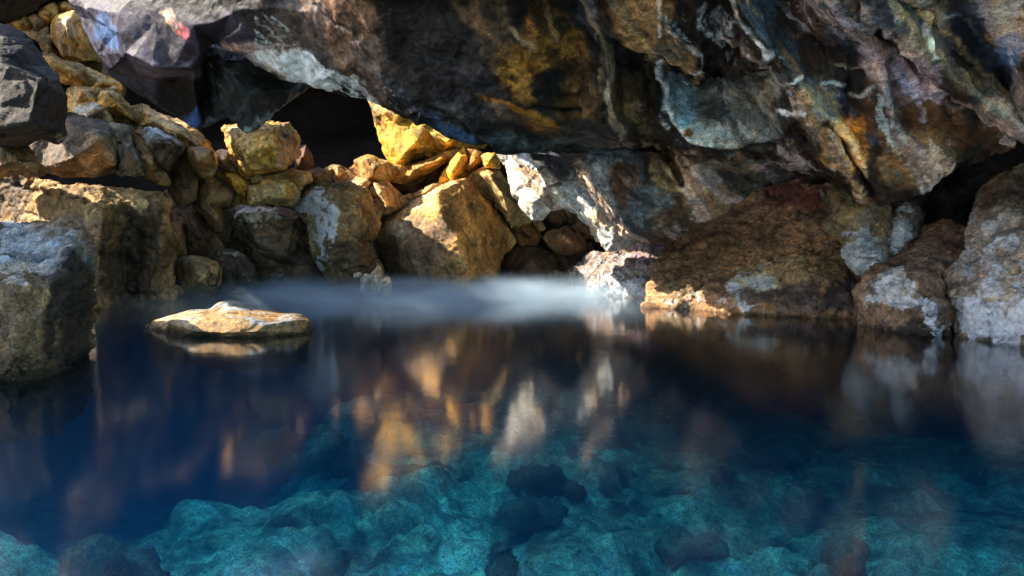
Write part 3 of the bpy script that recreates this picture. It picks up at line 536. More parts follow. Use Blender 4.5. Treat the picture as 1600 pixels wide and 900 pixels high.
boulder('near grey topped block filling the lower left corner of the rocks', 5.6,
        [(-90, 350, 1.2), (20, 346, 1.5), (62, 348, 1.3), (98, 352, 1.1), (120, 358, .9), (134, 370, .6), (147, 386, .3), (144, 420, .35), (141, 470, .4), (136, 520, .45), (136, 640, .5), (60, 680, -.2), (-90, 700, .2)],
        [(128, 384, .05), (110, 400, -.15), (104, 418, -.3), (97, 432, -.45), (60, 444, -.6), (20, 438, -.7), (-40, 436, -.3), (98, 470, -.4), (72, 500, -.5), (66, 560, -.5), (30, 500, -.75), (20, 560, -.7), (108, 520, 0), (0, 380, .4), (70, 400, .2)],
        [(0, 1), (1, 2), (2, 3), (3, 4), (4, 5), (5, 6), (3, 7), (7, 8), (8, 9)], thick=1.0, shrink=.85, L=.028, soft=1, chis=.05, cell=.35, fine=.03, warp=.06, strata=.012,
        col=(.12, .08, .048), group=None, marks=[(30, 392, 110, 44, 5, (.21, .235, .27), 1), (30, 385, 90, 26, 3, W_, .1), (115, 500, 42, 120, 0, (.02, .016, .012), 1), (40, 470, 40, 30, 0, (.20, .14, .08), 1), (30, 430, 70, 10, 0, (.34, .32, .30), .8), (20, 590, 90, 40, 0, (.05, .035, .02), 1), (-10, 505, 40, 20, 0, W_, .3)])  # colour set by face to paint light: pale top, black right side
# --- foot stones
boulder('tiny stone in the water at the foot of the big left block', 12.6, [(264, 452), (270, 445), (284, 446), (288, 454), (286, 461), (286, 480), (264, 480)], [(275, 452, -.12)], thick=.25, col=(.42, .33, .22), chis=.015, group='small stones at the waterline')
boulder('rounded tan boulder at the waterline beside the big left block', 12.9, [(276, 402), (294, 397), (322, 400), (340, 408), (349, 420), (347, 440), (340, 458), (340, 500), (288, 500), (286, 457), (278, 430)], [(300, 412, -.4), (330, 418, -.5), (312, 440, -.6), (335, 440, -.3)], thick=.8,
        col=(.44, .32, .19), chis=.02, soft=5, marks=[(310, 402, 36, 6, 5, (.50, .47, .42), 1), (343, 440, 8, 26, 0, (.10, .075, .055), 1)])
boulder('grey boulder behind the rounded tan one with water lapping its foot', 13.7, [(306, 398), (331, 391), (359, 390), (372, 394), (384, 403), (397, 419), (403, 440), (405, 449), (405, 490), (340, 490), (346, 425), (332, 408)], [(350, 398, -.3), (370, 412, -.4), (380, 430, -.4), (356, 420, -.2)], thick=.9,
        col=(.15, .125, .11), marks=[(355, 394, 30, 5, 5, (.36, .38, .42), 1), (385, 446, 16, 6, 0, W_, .8), (375, 420, 14, 20, 0, (.07, .06, .06), .8)])
boulder('dark broad slab with a pale grey upper edge standing in the pool', 14.6, [(344, 400, .3), (350, 360, .2), (352, 340), (356, 324), (370, 321), (413, 319), (440, 326), (472, 334), (482, 352), (490, 395), (504, 420), (518, 440), (518, 490), (396, 490), (394, 425), (380, 410)],
        [(378, 335, -.6), (420, 332, -.6), (460, 345, -.5), (405, 380, -.7), (450, 400, -.6), (478, 415, -.4)], thick=1.3, veins=[([(358, 352), (420, 350), (478, 360)], 1.8, -.04, (.03, .025, .02), .8), ([(396, 412), (450, 405), (500, 414)], 1.8, -.03, (.03, .025, .02), .7)], strata=.025,
        col=(.125, .095, .075), marks=[(395, 326, 36, 9, 5, (.50, .51, .54), 1), (395, 324, 30, 5, 5, W_, .6), (380, 345, 12, 20, 0, (.24, .23, .22), .7), (450, 438, 50, 5, 0, (.18, .22, .28), .8), (440, 370, 40, 20, 20, (.19, .13, .09), .8)])  # pale upper edge paints the light on it, with crust over it
boulder('smooth dark brown slab leaning behind the tan waterline boulder', 13.6, [(268, 328), (285, 318), (300, 315), (319, 325), (334, 362), (352, 392), (330, 402), (290, 402), (276, 380)], [(300, 335, -.4), (315, 370, -.5)], col=(.15, .105, .08), soft=4)
boulder('narrow ochre brown stone against the side of the big left block', 13.3, [(268, 344), (285, 346), (290, 370), (292, 400), (272, 402)], [(281, 370, -.2)], col=(.24, .16, .08), thick=.4)
boulder('brown slab sloping right below the leaning wedge', 12.9, [(292, 276), (315, 273), (332, 278), (352, 292), (369, 303), (378, 322), (360, 326), (346, 326), (350, 364), (337, 362), (312, 332), (298, 304)], [(330, 295, -.5), (352, 312, -.5), (325, 320, -.5), (340, 340, -.4)], col=(.22, .155, .085))
boulder('yellow ochre block between the brown slab and the cube boulder', 13.2, [(334, 270), (347, 264), (369, 266), (392, 289), (392, 305), (387, 322), (376, 320), (369, 305), (350, 283)], [(356, 272, -.3), (374, 290, -.5), (380, 308, -.4)], col=(.55, .34, .06), thick=.6)
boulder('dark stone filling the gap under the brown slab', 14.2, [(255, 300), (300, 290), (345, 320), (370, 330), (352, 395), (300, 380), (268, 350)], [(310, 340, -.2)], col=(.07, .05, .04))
# --- middle row
boulder('big golden cube shaped boulder perched under the dark roof facet', 12.8, [(346, 200), (350, 195), (375, 193), (412, 189), (432, 191), (453, 192), (462, 205), (467, 219), (467, 243), (460, 256), (450, 265), (428, 270), (406, 276), (386, 278), (370, 268), (360, 245), (354, 222)],
        [(366, 204, -.45), (394, 202, -.62), (424, 200, -.75), (430, 225, -.85), (438, 258, -.7), (390, 240, -.85), (395, 262, -.6), (370, 225, -.6)], [(2, 3), (3, 4)], thick=1.1, soft=2, fine=.03, L=.036,
        col=(.50, .33, .10), marks=[(452, 225, 18, 40, -8, (.36, .24, .14), 1), (385, 232, 30, 36, 0, (.46, .32, .12), .7), (360, 205, 14, 10, 0, (.34, .26, .18), .8), (400, 235, 12, 34, 10, (.58, .38, .10), .8), (420, 250, 20, 20, 0, (.44, .26, .05), .8)])  # brown mark paints the right face darker, as turned from the light
boulder('small whitish boulder at the left foot of the golden cube', 13.2, [(332, 240), (342, 233), (358, 234), (368, 252), (372, 268), (356, 268), (340, 262)], [(350, 248, -.35)], col=(.46, .40, .32), thick=.5, soft=4, chis=.015)
boulder('dark reddish stone in the cavity right of the golden cube', 14.6, [(462, 235), (478, 224), (490, 240), (492, 262), (478, 270), (460, 268)], [(475, 245, -.3)], col=(.10, .05, .035))
boulder('flat tan slab lying under the golden cube', 13.0, [(386, 276), (410, 274), (442, 266), (456, 262), (482, 268), (486, 282), (470, 296), (440, 282), (410, 284), (394, 290)], [(430, 276, -.3), (468, 280, -.35)], col=(.44, .32, .17), thick=.6)
boulder('bright yellow white block below the flat tan slab', 12.8, [(386, 292), (405, 286), (425, 279), (444, 277), (458, 286), (466, 300), (464, 316), (450, 322), (420, 320), (388, 320), (384, 306)], [(412, 296, -.5), (440, 290, -.6), (448, 308, -.5), (415, 310, -.5)], thick=.7,
        col=(.52, .40, .20), marks=[(440, 285, 20, 8, 10, (.62, .56, .42), 1), (456, 302, 10, 16, 0, (.50, .34, .10), 1)])
boulder('dark brown rounded stone right of the flat tan slab', 13.6, [(482, 268), (496, 262), (512, 268), (518, 284), (500, 288), (480, 300), (470, 300), (476, 284)], [(495, 276, -.3)], col=(.20, .125, .06), thick=.5)
boulder('rough boulder with white mineral runs down its left side', 13.6, [(449, 320), (462, 304), (479, 287), (500, 283), (521, 283), (545, 284), (570, 292), (585, 315), (596, 342), (594, 360), (581, 379), (589, 402), (596, 425), (604, 442), (604, 490), (521, 490), (512, 434), (498, 417), (490, 395), (484, 372), (481, 345), (462, 332)],
        [(488, 300, -.6), (520, 305, -.8), (522, 330, -.9), (545, 320, -.7), (520, 365, -.9), (512, 400, -.7), (560, 330, -.6), (570, 360, -.6), (552, 380, -.7), (565, 410, -.6), (530, 420, -.6)], [(1, 2), (2, 4), (4, 5)], thick=1.2, soft=2, chis=.06, fine=.035, L=.036,
        col=(.20, .145, .08), marks=[(478, 310, 30, 12, -35, (.44, .47, .52), 1), (480, 312, 34, 18, -40, W_, 1), (500, 355, 20, 50, -8, (.34, .30, .24), 1), (506, 350, 34, 14, 60, W_, 1), (505, 390, 8, 40, 5, W_, .9), (512, 395, 12, 26, -10, W_, .6), (510, 330, 50, 10, 55, W_, .55), (560, 320, 24, 30, 0, (.26, .18, .08), .9), (560, 400, 34, 34, 20, (.09, .065, .045), .9), (510, 412, 12, 9, 0, (.36, .42, .44), 1)])  # mineral runs; bluish left and dark right also paint light and shade
boulder('long sandy boulder lying behind the white streaked one', 14.6, [(508, 264), (520, 257), (534, 259), (546, 270), (559, 277), (582, 278), (604, 284), (622, 298), (636, 312), (624, 326), (596, 342), (585, 340), (572, 300), (530, 290)], [(530, 268, -.3), (565, 288, -.5), (595, 300, -.6), (605, 320, -.5)], thick=.9,
        col=(.46, .31, .17))
boulder('dark brown block with a rough right face in front of the yellow wall', 15.0, [(540, 268), (555, 252), (570, 243), (582, 243), (591, 247), (608, 252), (624, 260), (616, 276), (611, 284), (581, 282), (558, 280)], [(572, 252, -.5), (588, 262, -.7), (584, 276, -.6)], thick=.9, col=(.26, .155, .05), marks=[(602, 266, 16, 14, 20, (.40, .29, .14), 1)])
tag(shell('cracked_rock', 15.8, [(560, 130, .2), (600, 130), (660, 160), (740, 200), (760, 228), (720, 234), (690, 242), (642, 256), (626, 274), (612, 262), (600, 240), (592, 215), (582, 180)],
        [(611, 170, -.6), (640, 205, -.7), (650, 225, -.9), (700, 222, -.9), (612, 232, -.6), (630, 245, -.8), (665, 200, -.6), (622, 190, -.6)], thick=.9, chis=.09, cell=.6, soft=1, L=.036, col=(.52, .32, .045),
        marks=[(600, 165, 18, 8, 20, (.50, .40, .25), 1), (592, 190, 14, 26, 0, (.20, .13, .04), .9), (680, 226, 46, 12, -18, (.62, .44, .12), 1), (650, 200, 22, 10, 30, (.48, .36, .16), .7)]), 'cracked bright yellow rock face under the lip of the cave roof', 'rock face')
boulder('brown overhung slab under the yellow rock face', 15.4, [(614, 262), (640, 254), (690, 240), (722, 230), (726, 236), (700, 250), (684, 262), (660, 276), (630, 290), (612, 286)], [(650, 264, -.4), (690, 246, -.4)], col=(.36, .22, .06), thick=.6)
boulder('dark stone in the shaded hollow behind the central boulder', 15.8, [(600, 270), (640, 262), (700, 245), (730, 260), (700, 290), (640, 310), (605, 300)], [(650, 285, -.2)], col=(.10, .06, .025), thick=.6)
boulder('upright orange slab leaning against dark stones behind the central boulder', 15.0, [(684, 287), (694, 268), (704, 252), (716, 236), (724, 229), (730, 240), (731, 252), (722, 268), (706, 286)], [(718, 248, -.4), (708, 268, -.4)], col=(.58, .36, .05), thick=.5)
boulder('brown triangular stone right of the orange slab', 15.1, [(708, 284), (722, 266), (731, 250), (729, 232), (744, 234), (756, 240), (752, 258), (738, 270), (722, 280)], [(738, 254, -.35)], col=(.30, .16, .04), thick=.5)
boulder('small orange stone below the roof lip beside the pale wall', 14.6, [(751, 244), (762, 238), (776, 238), (783, 250), (781, 264), (756, 264)], [(766, 248, -.3)], col=(.54, .34, .08), thick=.4)
boulder('low sandy stone sloping behind the ridge of the central boulder', 14.8, [(626, 308), (655, 298), (682, 284), (694, 286), (680, 300), (640, 314)], [(660, 302, -.2)], col=(.42, .28, .15), thick=.6)
boulder('grey ochre boulder right behind the central boulder', 14.9, [(724, 278), (736, 270), (755, 260), (783, 265), (796, 290), (814, 322), (830, 346), (800, 356), (776, 326), (756, 296)], [(765, 275, -.4), (785, 305, -.5), (795, 330, -.4)], col=(.34, .27, .13), thick=.9,
        marks=[(768, 268, 20, 8, 5, (.42, .28, .12), .8)])
boulder('great pointed boulder at the centre of the far shore with a sandy ridge', 15.0,
        [(594, 342), (612, 330), (634, 318), (655, 305), (680, 291), (713, 279), (736, 277), (748, 286), (759, 300), (775, 326), (793, 353), (808, 379), (798, 390), (787, 400), (783, 422), (781, 441), (781, 490), (611, 490), (611, 441), (603, 420), (596, 402), (585, 375), (592, 358)],
        [(606, 350, -.5), (636, 335, -.8), (660, 326, -1.0), (683, 312, -1.2), (686, 300, -1.15), (713, 284, -.9), (690, 340, -1.35), (712, 375, -1.45), (722, 400, -1.4), (734, 441, -1.3), (734, 490, -1.3), (640, 390, -1.0), (660, 441, -1.0), (760, 380, -.8), (770, 430, -.8), (745, 320, -.8)],
        [(0, 1), (1, 2), (2, 3), (3, 4), (4, 5), (3, 6), (6, 7), (7, 8), (8, 9)], thick=1.8, soft=2, chis=.045, L=.036, col=(.40, .25, .10),
        marks=[(650, 312, 70, 12, -28, (.56, .42, .26), 1), (650, 395, 56, 60, 0, (.15, .105, .08), .9), (606, 355, 14, 14, 0, (.48, .42, .34), .9), (630, 365, 22, 14, -20, (.36, .30, .24), .8), (745, 350, 50, 60, 30, (.36, .22, .08), .8)])  # bright ridge and dark front left face are painted light and shade
for k, (pts, c_) in enumerate([([(551, 428), (560, 425), (566, 430), (563, 435), (553, 434)], 'smallest white stone of the cluster at the foot of the central boulder'), ([(564, 434), (572, 427), (584, 429), (590, 444), (590, 465), (562, 465)], 'white stone under the smallest one at the foot of the central boulder'),
                              ([(580, 428), (592, 410), (600, 430), (604, 444), (584, 444)], 'steep pale stone leaning in the notch left of the central boulder'), ([(588, 434), (598, 430), (610, 432), (613, 444), (613, 465), (588, 465)], 'rightmost white stone of the cluster at the waterline')]):
    cx = sum(p[0] for p in pts)/len(pts); cy = min(p[1] for p in pts)+8
    boulder(c_, 12.45, pts, [(cx, cy, -.15)], name='shore_stone', cat='stone', group='small stones at the waterline', thick=.25, chis=.02, warp=.02, col=(.62, .58, .52))
# --- far right corner of the pile
boulder('brown boulder in the shade right of the central boulder', 15.6, [(772, 322), (786, 324), (800, 326), (822, 338), (838, 352), (848, 372), (840, 384), (812, 382), (795, 360)], [(810, 345, -.4), (825, 365, -.4)], col=(.26, .15, .06), thick=.8)
boulder('small slanted tan slab under the foot of the pale wall', 15.3, [(822, 332), (840, 336), (856, 356), (842, 366), (832, 352)], [(840, 350, -.2)], col=(.36, .24, .14), thick=.4)
boulder('dark misted boulder standing in the water right of the central one', 15.9, [(786, 404), (800, 386), (814, 376), (838, 378), (856, 390), (872, 410), (880, 436), (880, 490), (784, 490)], [(820, 395, -.5), (840, 420, -.6), (810, 430, -.5)], col=(.13, .085, .065), thick=1)
boulder('brown rounded boulder with a curved pale left edge far at the back', 15.3, [(846, 372), (852, 362), (866, 356), (872, 358), (878, 352), (890, 352), (902, 360), (914, 372), (918, 386), (910, 398), (890, 400), (870, 396), (856, 384)], [(875, 368, -.4), (890, 380, -.5)], col=(.26, .155, .085), thick=.7, soft=6, chis=.01)
boulder('square tan stone beneath the arch of the pale wall', 16.4, [(884, 322), (905, 322), (920, 334), (924, 352), (904, 356), (886, 346)], [(905, 338, -.3)], col=(.34, .23, .13), thick=.5)
boulder('brown block beneath the arch left of the square tan stone', 16.6, [(852, 336), (866, 322), (884, 320), (888, 346), (880, 354), (862, 352)], [(870, 338, -.3)], col=(.22, .14, .08), thick=.5)
boulder('orange brown stone under the square tan one', 16.0, [(894, 354), (908, 348), (926, 352), (934, 368), (914, 374), (900, 366)], [(914, 360, -.3)], col=(.34, .20, .10), thick=.5)
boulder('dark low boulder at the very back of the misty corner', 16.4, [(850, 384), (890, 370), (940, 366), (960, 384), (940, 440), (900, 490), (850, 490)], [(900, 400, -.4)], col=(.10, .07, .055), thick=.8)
boulder('pale brown stone at the waterline in the misty corner', 15.6, [(856, 416), (872, 420), (888, 428), (890, 442), (886, 470), (862, 470), (866, 440)], [(875, 436, -.2)], col=(.24, .18, .14), thick=.5)
# flat rock in the pool
o = boulder('low flat rock with a white top lying alone in the pool', 7.9, [(227, 508, .1), (240, 500, .2), (262, 493, .3), (278, 488, .3), (300, 484, .4), (325, 482, .4), (342, 472, .4), (356, 468, .4), (372, 470, .4), (400, 478, .3), (440, 488, .2), (470, 492, .1), (482, 498, 0), (490, 512, 0), (486, 522, .0), (486, 570, .2), (360, 580, .1), (232, 560, .2), (230, 516, .1)],
        [(262, 504, -.2), (300, 500, -.35), (330, 500, -.4), (355, 488, -.25), (380, 500, -.45), (420, 506, -.45), (462, 498, -.3), (470, 518, -.3), (300, 517, -.45), (400, 520, -.5), (350, 519, -.5)], [(0, 1), (1, 2), (2, 4), (4, 5), (5, 6)], thick=.9, shrink=.9, L=.024, soft=1, chis=.012, cell=.3, fine=.005, warp=.02, name='flat_rock', cat='rock', group=None,
        col=(.21, .145, .075), marks=[(350, 482, 120, 13, 3, (.22, .25, .31), 1), (360, 505, 140, 8, 4, (.28, .19, .10), 1), (280, 498, 50, 8, -8, (.40, .34, .26), .8), (484, 508, 7, 14, 0, (.05, .04, .035), 1), (310, 487, 14, 3, -10, (.10, .11, .12), 1)])  # paler top paints the light from above

# ================================================================== RIGHT BANK
bank = dict(mat=M_BANK, fine=.03, chis=.035, cell=.35, soft=3, ridge=.04, warp=.09, L=.034)
BR = (.32, .175, .085)
tag(shell('rock_outcrop', 13.0, [(884, 446, ('abs', 15)), (890, 432, 1.8), (903, 412, 1.8), (915, 400, 1.6), (931, 392, 1.4), (950, 398, 1.2), (970, 390, 1.0), (987, 384, .9), (1012, 374, .6), (1036, 373, .4), (1050, 384, .2), (1050, 420, -.6), wl(1030, 478), wl(1015, 469), wl(980, 467), wl(945, 458), wl(928, 453), wl(905, 450), wl(886, 448)],
        [(915, 430, 1.0), (935, 420, .6), (960, 415, .3), (945, 445, .0), (985, 420, -.2), (1000, 400, .1), (985, 450, -.7), (1020, 430, -.7), (1020, 395, .1)], thick=1.5, col=(.27, .20, .17), marks=[(950, 430, 80, 40, 0, W_, .62), (905, 435, 24, 16, 0, W_, .7), (960, 448, 30, 14, 0, W_, .8), (990, 450, 30, 18, 0, (.45, .50, .58), .6), (1010, 385, 40, 14, -15, (.30, .22, .30), .8), (1000, 420, 30, 24, 0, W_, .5)], **{**bank, 'chis': .08}),
    'knobbly pinkish white crusted rock outcrop where the right bank begins', 'rock outcrop')
tag(shell('rock_mound', 10.5, [(1010, 476, ('abs', 10.6)), (1018, 445, .8), (1026, 418, 1.4), (1046, 386, 2.2), (1085, 352, 2.6), (1140, 320, 2.7), (1180, 290, 2.7), (1240, 270, 2.4), (1320, 268, 2), (1340, 300, 1.4), (1335, 360, .4), (1350, 430, -.8), (1372, 470, -1.6), wl(1375, 512), wl(1330, 506), wl(1260, 501), wl(1200, 496), wl(1130, 492), wl(1060, 487), wl(1012, 482)],
        [(1060, 440, .3), (1100, 400, .8), (1150, 400, .3), (1160, 440, -.5), (1200, 420, -.5), (1180, 370, .8), (1240, 380, .2), (1260, 330, 1.0), (1250, 430, -.9), (1300, 420, -.9), (1200, 470, -1.0), (1100, 460, -.2), (1290, 460, -1.4), (1340, 480, -1.6), (1140, 350, 1.6), (1150, 470, -.9)], thick=2.0,
        col=BR, marks=[(1240, 300, 60, 26, 10, (.18, .055, .03), 1), (1200, 380, 90, 60, -30, (.33, .18, .09), .7), (1190, 440, 40, 36, 0, (.42, .28, .12), .8), (1190, 438, 30, 26, 0, (.62, .50, .30), .8), (1190, 436, 26, 24, 0, W_, .75), (1158, 455, 9, 36, -8, (.55, .45, .28), .9), (1158, 455, 9, 36, -8, W_, .8), (1150, 476, 34, 8, 0, W_, .75), (1060, 450, 50, 20, 0, (.30, .20, .10), .7), (1065, 468, 46, 14, 0, W_, .7), (1100, 440, 20, 14, 0, W_, .4),
                       (1250, 475, 100, 22, 4, (.12, .08, .065), .9), (1330, 470, 40, 40, 0, (.085, .06, .055), .9), (1230, 320, 8, 8, 0, W_, .6), (1260, 420, 60, 26, -10, (.30, .20, .09), .6)], **bank),
    'broad brown earthy mound of the right bank with a pale bulge near the water', 'rock mound')
tag(shell('crusted_block', 9.2, [(1284, 350, .2), (1298, 335, .3), (1298, 308, .3), (1312, 300, .4), (1327, 298, .4), (1355, 306, .2), (1383, 314, 0), (1384, 344, 0), (1389, 378, -.1), (1387, 408, -.2), (1370, 431, -.4), (1342, 423, -.3), (1324, 412, -.2), (1320, 376, 0)],
        [(1320, 325, -.3), (1360, 330, -.5), (1345, 360, -.3), (1350, 395, -.7), (1305, 350, -.1), (1370, 400, -.7)], thick=.8, strata=.03, col=(.28, .19, .10), marks=[(1350, 395, 36, 30, 0, (.36, .38, .38), 1), (1350, 395, 40, 34, 0, W_, .7), (1350, 355, 30, 12, 5, (.20, .15, .12), .8), (1310, 345, 26, 12, 0, (.38, .27, .12), .8), (1350, 365, 30, 14, 0, W_, .45)], **{**bank, 'chis': .04}),
    'layered brown block with a pale grey crusted lower half on the right bank', 'rock block')
tag(shell('crusted_column', 9.3, [(1388, 345), (1396, 325), (1412, 318), (1432, 318), (1440, 345), (1440, 370), (1420, 395), (1404, 412), (1392, 418), (1386, 395)], [(1410, 345, -.4), (1412, 375, -.5), (1398, 395, -.4)], thick=.7, col=(.24, .18, .14), marks=[(1406, 370, 24, 46, 10, W_, .8), (1406, 370, 20, 40, 10, (.36, .38, .42), .8)], **bank),
    'narrow bluish white crusted rock right of the layered block, across a thin cleft', 'rock block')
tag(shell('rock_stone', 9.6, [(1276, 296), (1284, 293), (1300, 308), (1298, 322), (1284, 312)], [(1288, 305, -.1)], thick=.2, col=(.14, .13, .13), warp=.02, chis=.02, marks=[(1288, 306, 12, 12, 0, W_, .3)]), 'small grey white stone lodged at the top of the brown mound', 'stone')
tag(shell('rock_buttress', 8.4, [(1346, 446, -.1), (1372, 418, .1), (1400, 400, .4), (1418, 380, .7), (1440, 355, 1.0), (1475, 350, .8), (1500, 352, .6), (1511, 365, .3), (1512, 390, 0), (1500, 405, -.2), (1480, 424, -.4), (1468, 440, -.6), (1470, 470, -.8), (1471, 500, -.9), wl(1473, 525), wl(1440, 524), wl(1412, 520), wl(1380, 515), wl(1342, 508), (1344, 475, -.1)],
        [(1400, 430, -.3), (1440, 400, 0), (1470, 375, .1), (1450, 440, -.8), (1420, 470, -1.0), (1385, 470, -.7), (1455, 490, -1.1), (1490, 390, -.1)], thick=1.0, col=(.28, .165, .10), marks=[(1395, 455, 40, 34, -20, (.40, .30, .20), .9), (1395, 450, 40, 34, -20, W_, .75), (1405, 475, 22, 16, 0, (.34, .34, .45), .7), (1405, 478, 30, 18, 0, W_, .85), (1450, 490, 18, 36, -25, W_, .85), (1450, 490, 20, 30, -25, (.3, .28, .36), .7), (1480, 375, 30, 20, 0, (.15, .07, .05), .9), (1450, 410, 24, 40, 20, (.17, .10, .07), .7), (1440, 515, 80, 8, 5, (.08, .055, .045), 1)], **bank),
    'brown buttress with violet white patches left of the dark vertical cleft', 'rock buttress')
tag(shell('crusted_wall', 7.6, [(1512, 395, .5), (1516, 370, .7), (1522, 330, .9), (1538, 295, 1.1), (1565, 275, 1.1), (1600, 262, .8), (1760, 240, -.6), (1900, 240, -1.5), (1900, 600, -2.4), (1760, 690, -2.0), wl(1680, 552), wl(1600, 541), wl(1560, 536), wl(1533, 531), wl(1505, 526), (1494, 515, -.2), (1497, 494, -.2), (1490, 455, -.1), (1490, 432, 0), (1506, 412, .3)],
        [(1540, 360, .2), (1560, 320, .4), (1580, 400, -.4), (1540, 430, -.3), (1530, 490, -.6), (1580, 480, -.8), (1620, 350, -.2), (1640, 450, -1.0)], thick=1.4, col=(.36, .27, .20), marks=[(1560, 400, 60, 90, -25, (.38, .27, .20), .8), (1550, 420, 70, 110, -20, W_, .68), (1530, 490, 40, 34, 0, (.34, .37, .50), .7), (1530, 490, 48, 36, 0, W_, .9), (1585, 505, 34, 34, 0, W_, .95), (1570, 440, 30, 16, -30, (.50, .34, .16), .7), (1560, 300, 50, 20, -10, (.17, .10, .07), .9), (1590, 515, 26, 20, 0, (.12, .10, .06), .7), (1550, 340, 30, 40, -20, W_, .45), (1650, 440, 60, 90, 0, W_, .5)], **{**bank, 'L': .032}),
    'rough whitish crusted wall at the right edge beyond the vertical cleft', 'rock wall')
V = []; T = []  # unseen wall added beyond the left edge to cut side light
for side in range(1):
    ys_ = np.linspace(2, 13, 60); zs_ = np.linspace(-3, 3.2, 40)
    Yg, Z = np.meshgrid(ys_, zs_); V = np.stack([-11.5-.35*np.maximum(Z, 0).ravel(), Yg.ravel(), Z.ravel()], 1)
    V[:, 0] += .5*fbm(V*.6, 5, 12)+.4*cells(V/1.5, 3)[0]; n_ = len(V); V = np.concatenate([V, V-np.array([1.5, 0, 0])])
    a = (np.arange(39)[:, None]*60+np.arange(59)[None, :]).ravel(); T = np.concatenate([np.stack([a, a+1, a+60], 1), np.stack([a+1, a+61, a+60], 1)]); T = np.concatenate([T, T[:, ::-1]+n_])
tag(link_mesh('left_shade_wall', V, T, M_ROCK, np.tile(np.array((.06, .042, .028)), (len(V), 1)), np.zeros(len(V))), kind='structure')
xs_ = np.linspace(-10.5, -6.6, 30); ys_ = np.linspace(1.5, 6.7, 40); X, Yg = np.meshgrid(xs_, ys_)  # unseen slab added off the left edge to shade the near block
V = np.stack([X.ravel(), Yg.ravel(), 4.0+0*X.ravel()], 1); V[:, 2] += .35*fbm(V*.8, 4, 2)-.12*(V[:, 0]+8); V = np.concatenate([V, V+np.array([0, 0, .9])])
a = (np.arange(39)[:, None]*30+np.arange(29)[None, :]).ravel(); T = np.concatenate([np.stack([a, a+30, a+1], 1), np.stack([a+1, a+30, a+31], 1)])
T = np.concatenate([T, T[:, ::-1]+1200])
tag(link_mesh('shade_overhang', V, T, M_ROCK, np.tile(np.array((.05, .04, .03)), (len(V), 1)), np.zeros(len(V))), kind='structure')
# dark recess that closes the gap between bank and roof
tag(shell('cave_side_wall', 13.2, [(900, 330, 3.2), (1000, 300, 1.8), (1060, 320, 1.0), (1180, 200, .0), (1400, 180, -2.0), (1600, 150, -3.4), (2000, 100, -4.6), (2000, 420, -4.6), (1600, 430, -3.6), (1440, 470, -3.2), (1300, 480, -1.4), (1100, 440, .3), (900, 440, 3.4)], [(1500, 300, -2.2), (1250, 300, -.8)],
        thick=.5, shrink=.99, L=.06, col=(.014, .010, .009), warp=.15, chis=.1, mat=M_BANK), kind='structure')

# ================================================================== POOL BED
def bed():
    xs = np.concatenate([np.linspace(-14, -6, 50)[:-1], np.linspace(-6, 7, 520)[:-1], np.linspace(7, 13, 40)])
    ys = np.concatenate([np.linspace(-6, 3, 60)[:-1], np.linspace(3, 10, 380)[:-1], np.linspace(10, 21, 80)])
    X, Yg = np.meshgrid(xs, ys); V = np.stack([X.ravel(), Yg.ravel(), np.zeros(X.size)], 1)
    q = V.copy()
    x, y = V[:, 0], V[:, 1]
    def sm(v, a, b): t = np.clip((v-a)/(b-a), 0, 1); return t*t*(3-2*t)
    z = -1.08-.7*sm(y+.5*fbm(q*.5, 3, 2)+.1*x, 6.0, 12)-3*sm(y, 12, 16)
    # deep water left of the foreground
    z -= 2.0*sm(-x+.35*fbm(q*1.1, 3, 41), 2.1, 4.0)*sm(y, 4.2, 6.2)
    z -= 1.2*np.exp(-(((x+2.3)/.9)**2+((y-6.9)/1.0)**2)**1.5)
    w = q+.05*np.stack([fbm(q*2.2, 4, 4), fbm(q*2.2+9, 4, 5), 0*x], 1)
    c1, e1 = cells(w*np.array([1.3, 1.0, 1])+.5, 7); c2, e2 = cells(w*2.7, 8); c3, e3 = cells(w*6.5, 9)
    rub = sm(fbm(q*.8, 3, 3), -.45, .35)
    dome = lambda e, k: np.clip(e/k, 0, 1)**.6
    z += .16*dome(e1, .22)*np.clip(.5+c1, 0, 1) + .11*rub*dome(e2, .25)*np.clip(.45+c2, 0, 1) + .04*dome(e3, .3)*np.clip(.4+c3, 0, 1)
    z += .08*fbm(q*.8, 3, 6)+.008*fbm(q*12, 3, 16)
    # basin sides
    z += 3.6*sm(-y, 3.5, 5.5)+3.6*sm(-x-1.0*0, 10.5, 13)+3.6*sm(x, 9.5, 12)
    V[:, 2] = z
    n = len(xs); m = len(ys); a = (np.arange(m-1)[:, None]*n+np.arange(n-1)[None, :]).ravel()
    T = np.concatenate([np.stack([a, a+1, a+n], 1), np.stack([a+1, a+n+1, a+n], 1)])
    t = np.clip(.5+.5*fbm(q*1.3, 4, 30), 0, 1)[:, None]
    col = np.array((.40, .62, .47))*(1-t)+np.array((.55, .80, .62))*t
    dk = np.clip((np.abs(c1)-.33)/.12, 0, 1)*.35+np.clip((.18-np.abs(c2+.35))/.12, 0, 1)*.55
    col = col*(1-np.clip(dk, 0, .8))[:, None]*(1.0+.5*sm(y, 6, 9))[:, None]  # colour raised towards the far side, painting in light the shaded bed lacks
    col = np.clip(col, 0, .92)
    return V, T, col
V, T, c_ = bed()
tag(link_mesh('pool_bed', V, T, M_DEEP, c_, np.zeros(len(V))), kind='structure')
